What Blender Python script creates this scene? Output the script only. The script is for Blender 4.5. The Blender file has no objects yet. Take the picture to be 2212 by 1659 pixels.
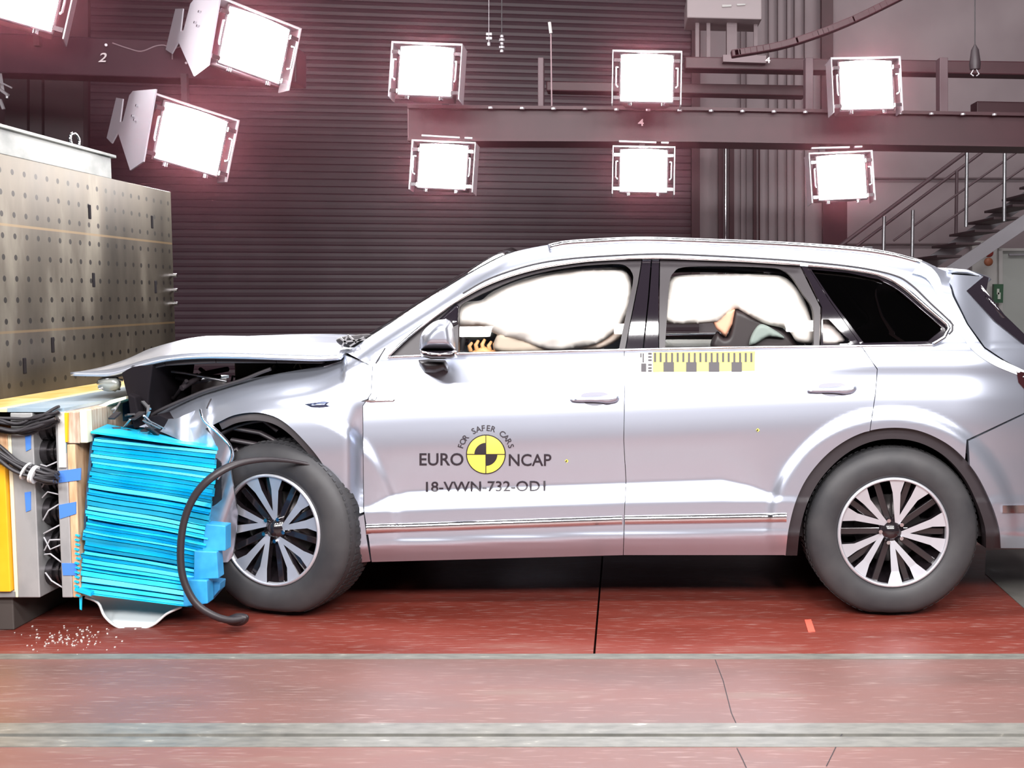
import bpy, bmesh, math, random
import numpy as np
from mathutils import Vector, Matrix
from mathutils.geometry import delaunay_2d_cdt

# ------------------------------------------------------------------ camera, world, lights
F = 2400.0; CX = 1350.0; CY = 829.5; HZ = 638.0; H = 1.436
TH = math.atan((CY - HZ) / F)
scn = bpy.context.scene
COL = scn.collection
cam_d = bpy.data.cameras.new('camera'); cam = bpy.data.objects.new('camera', cam_d); COL.objects.link(cam)
cam.location = (0, 0, H); cam.rotation_euler = (math.pi / 2 - TH, 0, 0)
cam_d.sensor_width = 36; cam_d.lens = F / 2212 * 36; cam_d.shift_x = -(CX - 1106) / 2212
cam_d.clip_end = 200
scn.camera = cam
scn.view_settings.view_transform = 'Standard'; scn.view_settings.look = 'None'
scn.view_settings.gamma = 1; scn.view_settings.use_curve_mapping = False
scn.view_settings.exposure = 0.0
w = bpy.data.worlds.new('world'); scn.world = w; w.use_nodes = True
w.node_tree.nodes['Background'].inputs[0].default_value = (0.62, 0.55, 0.6, 1)
w.node_tree.nodes['Background'].inputs[1].default_value = 0.10

def area(name, loc, target, sx, sy, power, col=(1, 0.97, 0.97)):
    l = bpy.data.lights.new(name, 'AREA'); l.shape = 'RECTANGLE'; l.size = sx; l.size_y = sy
    l.energy = power; l.color = col
    o = bpy.data.objects.new(name, l); COL.objects.link(o); o.location = loc
    o.rotation_euler = (Vector(target) - Vector(loc)).to_track_quat('-Z', 'Y').to_euler()
    return o
# floodlight banks of the hall: camera's side; the unseen overhead one is added to light roof and floor
for i, x in enumerate((-3.4, -1.6, 0.2, 2.0, 3.8)):
    area('flood_bank', (x, -0.6, 3.8), (x * 0.7, 5.2, 0.7), 1.2, 0.85, 165)
for x in (-3.2, -1.6, 0.06, 1.7, 3.3):
    area('upper_flood_bank', (x, 0.9, 4.9), (x * .8, 5.2, 0.7), 0.5, 0.5, 90)
for x in (-2.6, -1.2, 0.2, 1.6, 3.0):
    area('overhead_fill', (x, 4.9, 5.6), (x, 4.4, 0.0), 1.2, 1.0, 65)
area('overhead_rear', (0.5, 8.2, 5.6), (0.3, 6.2, 0.8), 5.0, 0.8, 110)
area('hall_side_light', (5.2, 11.5, 6.8), (5.2, 15.8, 2.4), 3.0, 1.0, 130, (1, 0.93, 0.93))

# ------------------------------------------------------------------ projection helpers
Y0 = 4.85; YC = 5.82; XF = -2.88
def W(px, py, Y):
    c, s = math.cos(TH), math.sin(TH)
    dy = F * c + (CY - py) * s; dz = -F * s + (CY - py) * c; dx = px - CX
    t = Y / dy
    return Vector((dx * t, Y, H + dz * t))
def FL(px, py, z=0.0):
    c, s = math.cos(TH), math.sin(TH)
    dy = F * c + (CY - py) * s; dz = -F * s + (CY - py) * c
    t = (z - H) / dz
    return Vector(((px - CX) * t, dy * t, z))

# ------------------------------------------------------------------ materials
MATS = {}
def mat(name, col, rough=0.5, metal=0.0, emit=0.0, ecol=None, trans=0.0, coat=0.0, alpha=1.0, spec=0.5):
    if name in MATS: return MATS[name]
    m = bpy.data.materials.new(name); m.use_nodes = True
    b = m.node_tree.nodes['Principled BSDF']
    b.inputs['Base Color'].default_value = (*col, 1); b.inputs['Roughness'].default_value = rough
    b.inputs['Metallic'].default_value = metal
    b.inputs['Coat Weight'].default_value = coat; b.inputs['Coat Roughness'].default_value = 0.06
    b.inputs['Specular IOR Level'].default_value = spec
    if emit: b.inputs['Emission Color'].default_value = (*(ecol or col), 1); b.inputs['Emission Strength'].default_value = emit
    MATS[name] = m; return m
def nodes(m):
    return m.node_tree.nodes, m.node_tree.links, m.node_tree.nodes['Principled BSDF']
def noisy(name, c1, c2, scale=4.0, rough=0.5, metal=0.0, stretch=(1, 1, 1), c3=None, bump=0.0, detail=6, lo=0.35, hi=0.65, rr=0.0, spec=0.5):
    if name in MATS: return MATS[name]
    m = mat(name, c1, rough, metal, spec=spec); N, L, b = nodes(m)
    tc = N.new('ShaderNodeTexCoord'); mp = N.new('ShaderNodeMapping'); mp.inputs['Scale'].default_value = stretch
    nz = N.new('ShaderNodeTexNoise'); nz.inputs['Scale'].default_value = scale; nz.inputs['Detail'].default_value = detail
    cr = N.new('ShaderNodeValToRGB'); cr.color_ramp.elements[0].position = lo; cr.color_ramp.elements[1].position = hi
    cr.color_ramp.elements[0].color = (*c1, 1); cr.color_ramp.elements[1].color = (*c2, 1)
    if c3:
        e = cr.color_ramp.elements.new(min(1, hi + 0.12)); e.color = (*c3, 1)
    L.new(tc.outputs['Object'], mp.inputs['Vector']); L.new(mp.outputs[0], nz.inputs['Vector'])
    L.new(nz.outputs['Fac'], cr.inputs['Fac']); L.new(cr.outputs['Color'], b.inputs['Base Color'])
    if rr:
        mr = N.new('ShaderNodeMapRange'); mr.inputs['To Min'].default_value = rough - rr; mr.inputs['To Max'].default_value = rough + rr
        L.new(nz.outputs['Fac'], mr.inputs['Value']); L.new(mr.outputs[0], b.inputs['Roughness'])
    if bump:
        bp = N.new('ShaderNodeBump'); bp.inputs['Strength'].default_value = bump; bp.inputs['Distance'].default_value = 0.01
        L.new(nz.outputs['Fac'], bp.inputs['Height']); L.new(bp.outputs[0], b.inputs['Normal'])
    return m

PAINT = mat('silver_paint', (0.56, 0.60, 0.70), 0.31, 0.85, coat=0.5)
CHROME = mat('chrome', (0.75, 0.75, 0.78), 0.12, 1.0)
BLACKG = mat('gloss_black', (0.012, 0.009, 0.013), 0.07, 0.0, coat=1.0)
BLACKM = mat('matt_black', (0.02, 0.017, 0.02), 0.6)
TRIM = mat('black_trim', (0.024, 0.019, 0.022), 0.45)
LINER = noisy('liner', (0.012, 0.01, 0.012), (0.03, 0.025, 0.028), 9, 0.7)
RUBBER = noisy('tyre_rubber', (0.028, 0.028, 0.031), (0.045, 0.044, 0.046), 6, 0.55, spec=0.4)
ALLOY = mat('machined_alloy', (0.62, 0.63, 0.68), 0.36, 0.7)
RIMBLK = mat('rim_black', (0.012, 0.009, 0.011), 0.18, 0.0, coat=0.8)
AIRBAG = noisy('airbag_cloth', (0.78, 0.70, 0.66), (0.84, 0.77, 0.73), 5, 0.8, bump=0.3)
STEEL = mat('steel', (0.45, 0.45, 0.47), 0.35, 0.9)
GREYP = mat('grey_paint', (0.33, 0.31, 0.34), 0.45)
BLUEH = noisy('blue_honeycomb', (0.0, 0.42, 0.70), (0.02, 0.54, 0.80), 7, 0.38, 0.15, rr=0.08)
BLUED = noisy('blue_block', (0.02, 0.27, 0.6), (0.04, 0.36, 0.7), 12, 0.5)
ALU = noisy('aluminium_plate', (0.32, 0.33, 0.34), (0.5, 0.5, 0.5), 7, 0.45, 0.5, (1, 1, 0.5))
WOOD = noisy('pale_wood', (0.5, 0.27, 0.14), (0.68, 0.45, 0.27), 10, 0.7, 0, (6, 6, 0.8))
WOODG = noisy('worn_wood', (0.36, 0.25, 0.18), (0.55, 0.46, 0.36), 10, 0.7, 0, (6, 6, 0.8))
TAPEB = mat('blue_tape', (0.06, 0.2, 0.62), 0.6)
YELL = noisy('yellow_paint', (0.85, 0.42, 0.01), (0.95, 0.5, 0.02), 5, 0.5)
CREAM = mat('cream_paint', (0.72, 0.68, 0.5), 0.6)
DECALK = mat('decal_ink', (0.02, 0.014, 0.02), 0.5)
DECALY = mat('decal_yellow', (0.95, 0.82, 0.09), 0.5)
DECALW = mat('decal_white', (0.85, 0.85, 0.83), 0.5)
LENS = mat('lit_lens', (1, 1, 1), 0.4, emit=120, ecol=(1, 0.96, 0.96))
LAMPM = mat('lamp_metal', (0.5, 0.47, 0.5), 0.35, 0.5)
LAMPD = mat('lamp_dark', (0.04, 0.03, 0.035), 0.5)
LAMPG = mat('lamp_grey_plate', (0.42, 0.4, 0.45), 0.5)
BEAMM = noisy('beam_paint', (0.036, 0.007, 0.012), (0.048, 0.010, 0.016), 3, 0.5)
SHUT = noisy('shutter_paint', (0.05, 0.022, 0.033), (0.06, 0.027, 0.04), 2, 0.45)
CABLE = mat('cable_sheath', (0.03, 0.028, 0.032), 0.45)
WALLG = noisy('wall_panel', (0.27, 0.215, 0.23), (0.32, 0.26, 0.275), 1.2, 0.65)
WALLW = mat('white_panel', (0.5, 0.48, 0.47), 0.6)

def glass(name, col, fac, rough=0.02):
    m = bpy.data.materials.new(name); m.use_nodes = True; N = m.node_tree.nodes; L = m.node_tree.links
    N.clear()
    o = N.new('ShaderNodeOutputMaterial'); t = N.new('ShaderNodeBsdfTransparent'); g = N.new('ShaderNodeBsdfGlossy')
    t.inputs[0].default_value = (*col, 1); g.inputs['Roughness'].default_value = rough
    fr = N.new('ShaderNodeFresnel'); fr.inputs[0].default_value = 1.45
    mm = N.new('ShaderNodeMath'); mm.operation = 'MULTIPLY'; mm.inputs[1].default_value = fac
    mx = N.new('ShaderNodeMixShader')
    L.new(fr.outputs[0], mm.inputs[0]); L.new(mm.outputs[0], mx.inputs[0]); L.new(t.outputs[0], mx.inputs[1]); L.new(g.outputs[0], mx.inputs[2])
    L.new(mx.outputs[0], o.inputs['Surface']); return m
GLASS = glass('clear_glass', (0.93, 0.95, 0.94), 0.8)
TINT = glass('tinted_glass', (0.05, 0.035, 0.035), 1.0)
TAPEC = glass('clear_tape', (0.8, 0.86, 0.9), 3.0, 0.3)

# ------------------------------------------------------------------ objects
def tag(o, label=None, cat=None, group=None, kind=None):
    if label: o['label'] = label
    if cat: o['category'] = cat
    if group: o['group'] = group
    if kind: o['kind'] = kind
    return o
def empty(name, loc, label=None, cat=None, group=None):
    o = bpy.data.objects.new(name, None); COL.objects.link(o); o.location = loc; o.empty_display_size = 0.2
    return tag(o, label, cat, group)
def origin(p):
    m = Vector((0, 0, 0))
    while p is not None: m += Vector(p.location); p = p.parent
    return m
def link(name, me, parent=None):
    o = bpy.data.objects.new(name, me); COL.objects.link(o)
    if parent is not None:
        o.parent = parent
        # parents are only translated; vertices stay in world coordinates
        o.matrix_parent_inverse = Matrix.Translation(-Vector(parent.location))   # nested empties cancel their parent's offset
        if parent.type != 'EMPTY': o.matrix_parent_inverse = Matrix.Identity(4)
    return o

class MB:
    def __init__(s, mir=False, M=None):
        s.v = []; s.f = []; s.mi = []; s.sm = []; s.mir = mir; s.M = M
    def add(s, vs, fs, mi=0, smooth=False):
        b = len(s.v)
        for p in vs:
            p = Vector(p)
            if s.M is not None: p = s.M @ p
            if s.mir: p = Vector((p.x, 2 * YC - p.y, p.z))
            s.v.append(p)
        for f in fs:
            f = [b + i for i in f]
            if s.mir: f = f[::-1]
            s.f.append(f); s.mi.append(mi); s.sm.append(smooth)
        return b
    def hexa(s, c, mi=0):   # 8 corners: bottom ring 4, top ring 4
        s.add(c, [(3, 2, 1, 0), (4, 5, 6, 7), (0, 1, 5, 4), (1, 2, 6, 5), (2, 3, 7, 6), (3, 0, 4, 7)], mi)
    def box(s, a, b, mi=0):
        x0, y0, z0 = [min(a[i], b[i]) for i in range(3)]; x1, y1, z1 = [max(a[i], b[i]) for i in range(3)]
        s.hexa([(x0, y0, z0), (x1, y0, z0), (x1, y1, z0), (x0, y1, z0), (x0, y0, z1), (x1, y0, z1), (x1, y1, z1), (x0, y1, z1)], mi)
    def bar(s, p, q, w, h=None, mi=0, up=(0, 0, 1)):
        h = h or w; p = Vector(p); q = Vector(q); d = (q - p).normalized(); up = Vector(up)
        if abs(d.dot(up)) > 0.98: up = Vector((0, 1, 0))
        a = d.cross(up).normalized() * w / 2; b = a.cross(d).normalized() * h / 2
        s.hexa([p - a - b, p + a - b, q + a - b, q - a - b, p - a + b, p + a + b, q + a + b, q - a + b], mi)
    def tube(s, pts, r, n=8, mi=0, closed=False, flat=1.0):
        pts = [Vector(p) for p in pts]; m = len(pts); rings = []; vs = []
        pu = None
        for i, p in enumerate(pts):
            d = (pts[min(i + 1, m - 1)] - pts[max(i - 1, 0)]).normalized()
            if pu is None:
                pu = Vector((0, 0, 1)) if abs(d.z) < 0.9 else Vector((0, 1, 0))
            a = d.cross(pu)
            if a.length < 1e-5: a = d.cross(Vector((1, 0.3, 0)))
            a.normalize(); b = a.cross(d).normalized(); pu = b
            rr = r[i] if isinstance(r, (list, tuple)) else r
            for k in range(n):
                t = 2 * math.pi * k / n
                vs.append(p + a * math.cos(t) * rr + b * math.sin(t) * rr * flat)
        fs = []
        for i in range(m - 1):
            for k in range(n):
                k2 = (k + 1) % n
                fs.append((i * n + k, i * n + k2, (i + 1) * n + k2, (i + 1) * n + k))
        s.add(vs, fs, mi, True)
        s.add(vs[:n], [tuple(range(n))], mi); s.add(vs[-n:], [tuple(range(n))[::-1]], mi)
    def cyl(s, p, q, r, n=20, mi=0, r2=None):
        s.tube([p, q], [r, r2 if r2 is not None else r], n, mi)
    def lathe(s, prof, c, ax='y', n=48, mi=0):   # prof: (radius, along)
        vs = []; fs = []; m = len(prof)
        for k in range(n):
            t = 2 * math.pi * k / n
            for (r, y) in prof:
                vs.append((c[0] + r * math.cos(t), c[1] + y, c[2] + r * math.sin(t)) if ax == 'y' else (c[0] + r * math.cos(t), c[1] + r * math.sin(t), c[2] + y))
        for k in range(n):
            k2 = (k + 1) % n
            for j in range(m - 1): fs.append((k * m + j, k * m + j + 1, k2 * m + j + 1, k2 * m + j))
        s.add(vs, fs, mi, True)
    def prism(s, poly, y0, y1, mi=0):   # poly in (x,z)
        n = len(poly)
        vs = [(x, y0, z) for x, z in poly] + [(x, y1, z) for x, z in poly]
        fs = [tuple(range(n)), tuple(range(2 * n - 1, n - 1, -1))] + [(i, i + n, (i + 1) % n + n, (i + 1) % n) for i in range(n)]
        s.add(vs, fs, mi)
    def pprism(s, poly, Y, dep, mi=0):   # polygon outlined by pixels at distance Y, given real thickness
        a = [W(x, y, Y) for x, y in poly]; n = len(a); b = [p + Vector((0, dep, 0)) for p in a]
        s.add(a + b, [tuple(range(n)), tuple(range(2 * n - 1, n - 1, -1))] + [(i, i + n, (i + 1) % n + n, (i + 1) % n) for i in range(n)], mi)
    def build(s, name, mats, parent=None, bevel=0.0, seg=2, recalc=True, angle=40):
        me = bpy.data.meshes.new(name); me.from_pydata(s.v, [], s.f)
        if not isinstance(mats, (list, tuple)): mats = [mats]
        for m in mats: me.materials.append(m)
        for i, p in enumerate(me.polygons): p.material_index = s.mi[i]; p.use_smooth = s.sm[i]
        if recalc:
            bm = bmesh.new(); bm.from_mesh(me); bmesh.ops.recalc_face_normals(bm, faces=bm.faces); bm.to_mesh(me); bm.free()
        me.update()
        o = link(name, me, parent)
        if bevel:
            md = o.modifiers.new('bevel', 'BEVEL'); md.width = bevel; md.segments = seg; md.limit_method = 'ANGLE'; md.angle_limit = math.radians(angle)
        return o

def crom(pts, step=8.0, closed=False):
    P = [np.array(p, float) for p in pts]; n = len(P); out = []
    rng = range(n if closed else n - 1)
    for i in rng:
        p0 = P[(i - 1) % n] if closed or i > 0 else P[0]; p1 = P[i]; p2 = P[(i + 1) % n]; p3 = P[(i + 2) % n] if closed or i + 2 < n else P[-1]
        L = max(1, int(np.linalg.norm(p2 - p1) / step))
        for k in range(L):
            t = k / L
            out.append(tuple(0.5 * ((2 * p1) + (-p0 + p2) * t + (2 * p0 - 5 * p1 + 4 * p2 - p3) * t * t + (-p0 + 3 * p1 - 3 * p2 + p3) * t ** 3)))
    if not closed: out.append(tuple(P[-1]))
    return out
def resample(poly, step):
    out = []; n = len(poly)
    for i in range(n):
        a = np.array(poly[i], float); b = np.array(poly[(i + 1) % n], float); L = max(1, int(round(np.linalg.norm(b - a) / step)))
        for k in range(L): out.append(a + (b - a) * k / L)
    return np.array(out)
def inside(P, poly):
    x, y = P[:, 0], P[:, 1]; r = np.zeros(len(P), bool); n = len(poly)
    for i in range(n):
        x1, y1 = poly[i]; x2, y2 = poly[(i + 1) % n]
        if y1 == y2: continue
        c = ((y1 > y) != (y2 > y)) & (x < (x2 - x1) * (y - y1) / (y2 - y1) + x1)
        r ^= c
    return r
def bdist(P, B):
    d = np.full(len(P), 1e9)
    for i in range(0, len(B)):
        dd = np.hypot(P[:, 0] - B[i, 0], P[:, 1] - B[i, 1]); d = np.minimum(d, dd)
    return d
def tri2d(poly, holes=(), step=8.0):
    B = [resample(poly, step)] + [resample(h, step) for h in holes]
    A = np.vstack(B)
    x0, y0 = A.min(0); x1, y1 = A.max(0)
    gx, gy = np.meshgrid(np.arange(x0 + step / 2, x1, step), np.arange(y0 + step / 2, y1, step)); gx = gx + (np.arange(gx.shape[0]) % 2)[:, None] * step / 2
    G = np.column_stack([gx.ravel(), gy.ravel()])
    if len(G):
        k = inside(G, B[0])
        for h in B[1:]: k &= ~inside(G, h)
        G = G[k]
        if len(G): G = G[bdist(G, A) > step * 0.55]
    V = [Vector(p) for p in A] + [Vector(p) for p in G]
    E = []; o = 0
    for b in B:
        n = len(b); E += [(o + i, o + (i + 1) % n) for i in range(n)]; o += n
    vo, eo, fo, *_ = delaunay_2d_cdt(V, E, [], 0, 1e-5)
    Vn = np.array([[p[0], p[1]] for p in vo]); T = np.array([f for f in fo if len(f) == 3])
    C = Vn[T].mean(1); k = inside(C, B[0])
    a_ = Vn[T[:, 1]] - Vn[T[:, 0]]; b_ = Vn[T[:, 2]] - Vn[T[:, 0]]; k &= np.abs(a_[:, 0] * b_[:, 1] - a_[:, 1] * b_[:, 0]) > 0.06 * step * step
    for h in B[1:]: k &= ~inside(C, h)
    return Vn, T[k], A

def surf(name, poly, fn, mats, parent, holes=(), step=8.0, rim=0.03, mir=False, off=0.0, both=False):
    """fn(px,py)->distance Y; every surface gets real thickness through a turned-in rim"""
    V, T, B = tri2d(poly, holes, step)
    me = bpy.data.meshes.new(name)
    vs = [W(x, y, fn(x, y) + off) for x, y in V]
    if mir: vs = [Vector((p.x, 2 * YC - p.y, p.z)) for p in vs]
    me.from_pydata(vs, [], [tuple(int(i) for i in t) for t in T])
    bm = bmesh.new(); bm.from_mesh(me)
    bmesh.ops.recalc_face_normals(bm, faces=bm.faces)
    s = -1 if mir else 1
    # face toward outside
    tot = sum((f.normal.y * f.calc_area() for f in bm.faces))
    if tot * s > 0: bmesh.ops.reverse_faces(bm, faces=bm.faces)
    for f in bm.faces: f.smooth = True
    if rim:
        if both: 
            g = bmesh.ops.duplicate(bm, geom=list(bm.faces) + list(bm.edges) + list(bm.verts))
            nf = [e for e in g['geom'] if isinstance(e, bmesh.types.BMFace)]; nv = [e for e in g['geom'] if isinstance(e, bmesh.types.BMVert)]
            bmesh.ops.translate(bm, vec=(0, rim * s, 0), verts=nv); bmesh.ops.reverse_faces(bm, faces=nf)
            oldb = [e for e in bm.edges if e.is_boundary and e.verts[0] not in set(nv)]
        be = [e for e in bm.edges if e.is_boundary]
        if both: be = oldb
        r = bmesh.ops.extrude_edge_only(bm, edges=be)
        ev = [g for g in r['geom'] if isinstance(g, bmesh.types.BMVert)]
        bmesh.ops.translate(bm, vec=(0, rim * s, 0), verts=ev)
        for g in r['geom']:
            if isinstance(g, bmesh.types.BMFace): g.smooth = False
        for e in be:
            if e.is_valid: e.smooth = False
    bm.to_mesh(me); bm.free()
    if not isinstance(mats, (list, tuple)): mats = [mats]
    for m in mats: me.materials.append(m)
    return link(name, me, parent)

def pillow(name, poly, Y, h, wpx, m, parent, step=5.0, fn=None, mir=False, back=0.02, wr=None):
    """an inflated body over an outline: rounded edges, thickness h towards the viewer side"""
    V, T, B = tri2d(poly, (), step); d = bdist(V, B)
    vs = []; 
    for (x, y), e in zip(V, d):
        t = min(1, e / wpx); t = math.sqrt(max(0, 1 - (1 - t) ** 2))
        yy = (fn(x, y) if fn else 0) + Y - h * t
        if wr: yy += wr(x, y) * t
        vs.append(W(x, y, yy))
    n = len(vs); bs = [W(x, y, (fn(x, y) if fn else 0) + Y + back) for (x, y) in V]
    if mir: vs = [Vector((p.x, 2 * YC - p.y, p.z)) for p in vs]; bs = [Vector((p.x, 2 * YC - p.y, p.z)) for p in bs]
    me = bpy.data.meshes.new(name)
    fs = [tuple(int(i) for i in t) for t in T] + [tuple(int(i) + n for i in t[::-1]) for t in T]
    ec = {}
    for t in T:
        for k in range(3):
            a, b = int(t[k]), int(t[(k + 1) % 3]); ec[(a, b)] = 1
    for (a, b) in list(ec):
        if (b, a) not in ec: fs.append((b, a, a + n, b + n))
    me.from_pydata(vs + bs, [], fs)
    bm = bmesh.new(); bm.from_mesh(me); bmesh.ops.recalc_face_normals(bm, faces=bm.faces); bm.to_mesh(me); bm.free()
    for p in me.polygons: p.use_smooth = True
    me.materials.append(m)
    o = link(name, me, parent)
    return o

# ------------------------------------------------------------------ body side surface
def itp(tab, x):
    return float(np.interp(x, [a for a, b in tab], [b for a, b in tab]))
TOPC = crom([(296, 908), (345, 884), (400, 862), (450, 843), (520, 823), (600, 807), (680, 792), (740, 766), (800, 727), (900, 663), (1000, 600), (1060, 566), (1110, 545),
         (1190, 529), (1280, 518), (1390, 514), (1560, 519), (1700, 525), (1850, 535), (1920, 545), (1990, 562), (2050, 588), (2130, 598), (2212, 722), (2300, 800), (2360, 850), (2385, 1000)], 10)
TX = [p[0] for p in TOPC]; TY = [p[1] for p in TOPC]
def top(px): return float(np.interp(px, TX, TY))
BELT = [(700, 778), (835, 773), (1000, 764), (1380, 755), (1760, 749), (2000, 744), (2400, 744)]
SHO = [(300, 880), (700, 862), (903, 850), (1348, 831), (1600, 818), (1880, 803), (2100, 803), (2400, 815)]
CRE = [(790, 1102), (830, 1078), (880, 1062), (1000, 1055), (1340, 1043), (1560, 1035), (1620, 1050), (1690, 1079), (2400, 1078)]
LOW = [(300, 1104), (790, 1104), (1340, 1085), (1700, 1079), (2400, 1079)]
BOT = [(300, 1220), (800, 1214), (1345, 1200), (1700, 1198), (2400, 1185)]
def pchip(xs, ys, x):
    n = len(xs)
    if x <= xs[0]: return ys[0]
    if x >= xs[-1]: return ys[-1]
    h = [xs[i + 1] - xs[i] for i in range(n - 1)]; d = [(ys[i + 1] - ys[i]) / h[i] for i in range(n - 1)]
    m = [d[0]] + [0.0 if d[i - 1] * d[i] <= 0 else 2 * d[i - 1] * d[i] / (d[i - 1] + d[i]) for i in range(1, n - 1)] + [d[-1]]
    i = 0
    while x > xs[i + 1]: i += 1
    t = (x - xs[i]) / h[i]
    return (2 * t ** 3 - 3 * t * t + 1) * ys[i] + (t ** 3 - 2 * t * t + t) * h[i] * m[i] + (-2 * t ** 3 + 3 * t * t) * ys[i + 1] + (t ** 3 - t * t) * h[i] * m[i + 1]
def sst(a, b, x):
    t = max(0, min(1, (x - a) / (b - a))); return t * t * (3 - 2 * t)
def side(px, py, rnd=True):
    b = itp(BELT, px); s = itp(SHO, px); c = itp(CRE, px); l = itp(LOW, px); w_ = itp(BOT, px)
    if py <= b:
        d = 0.085 + (b - py) / 192 * 0.205
        # the greenhouse grows more upright just above the belt
        d -= 0.022 * math.sin(min(1, (b - py) / 192) * math.pi)
    else:
        rearq = sst(1560, 1900, px)
        dep = 0.034 * max(0, min(1, (l - c) / 36))
        if py < c:
            d = pchip([b, b + 9, s - 8, s, s + 62, s + 112, (s + 112 + c) / 2, c], [0.085, 0.070 - 0.016 * rearq, 0.032 - 0.004 * rearq, 0.028, 0.006, 0.0, 0.006 + dep * 0.25, dep + 0.004], py)
        elif py < l: d = (dep + 0.004) * (1 - (py - c) / max(1e-3, l - c))
        else:
            d = pchip([l, l + 30, l + 55, l + 72, w_, w_ + 20], [0, 0.0, 0.002, 0.0, 0.055, 0.09], py)
            d += -0.006 * math.exp(-((py - (l + 74)) / 4) ** 2)
    if rnd:
        e = py - top(px)
        wd = 45 if px > 740 else 70
        amp = 0.13 if px > 740 else 0.16
        if e < wd: d += amp * (1 - max(0, e) / wd) ** 2
    # wheel arch flares
    for (ax, ay, k) in ((1926, 1152, 1.0), (592, 1140, 0.8)):
        r = math.hypot(px - ax, (py - ay) * 1.02)
        if py < 1150 or r < 300:
            d -= 0.022 * k * (1 - sst(252, 278, r)) * (1 - sst(1120, 1200, py) * 0.7)
    # plan-view taper to the tail and to the nose
    d += 0.28 * max(0, (px - 2060) / 320) ** 2
    d += 0.10 * max(0, (620 - px) / 320) ** 2
    return Y0 + d
def sidef(px, py):   # near wing, buckled behind the front wheel
    d = side(px, py)
    if py > 850: d += 0.055 * sst(742, 784, px) * sst(860, 960, py) * (1 - 0.35 * sst(1040, 1110, py))
    d += 0.014 * math.sin(px * 0.045 + py * 0.02) * (1 - sst(380, 520, px))
    d -= 0.012 * math.exp(-((px - 447) / 9) ** 2) * sst(840, 880, py)
    return d

# =================================================================== CAR
car = empty('car', (0.4, YC, 0), 'silver estate-shaped off-road car with crushed front pushed into the blue barrier', 'car')

def circ(cx, cy, rx, ry, a0, a1, n):
    return [(cx + rx * math.cos(math.radians(a0 + (a1 - a0) * i / n)), cy - ry * math.sin(math.radians(a0 + (a1 - a0) * i / n))) for i in range(n + 1)]

ARCH_R = crom([(1697, 1200), (1704, 1140), (1722, 1075), (1752, 1020), (1800, 970), (1860, 936), (1925, 924), (1990, 932), (2055, 965), (2105, 1018), (2140, 1085), (2158, 1140), (2162, 1184)], 8)
ARCH_RI = crom([(1722, 1200), (1729, 1140), (1746, 1082), (1776, 1030), (1820, 986), (1870, 958), (1925, 948), (1985, 956), (2040, 985), (2083, 1032), (2112, 1090), (2128, 1140), (2130, 1184)], 8)
ARCH_F = crom([(747, 1142), (742, 1105), (722, 1050), (692, 995), (655, 950), (618, 915), (585, 897), (548, 891), (505, 897), (472, 912), (444, 926)], 8)

DLO_TOP = crom([(838, 772), (880, 733), (920, 701), (985, 654), (1060, 614), (1150, 585), (1250, 568), (1330, 562), (1410, 560), (1500, 562), (1620, 567), (1736, 575), (1830, 584), (1905, 598), (1950, 622), (2000, 665), (2046, 704)], 8)
def seg(pts, x0, x1): return [p for p in pts if x0 <= p[0] <= x1]

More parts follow.
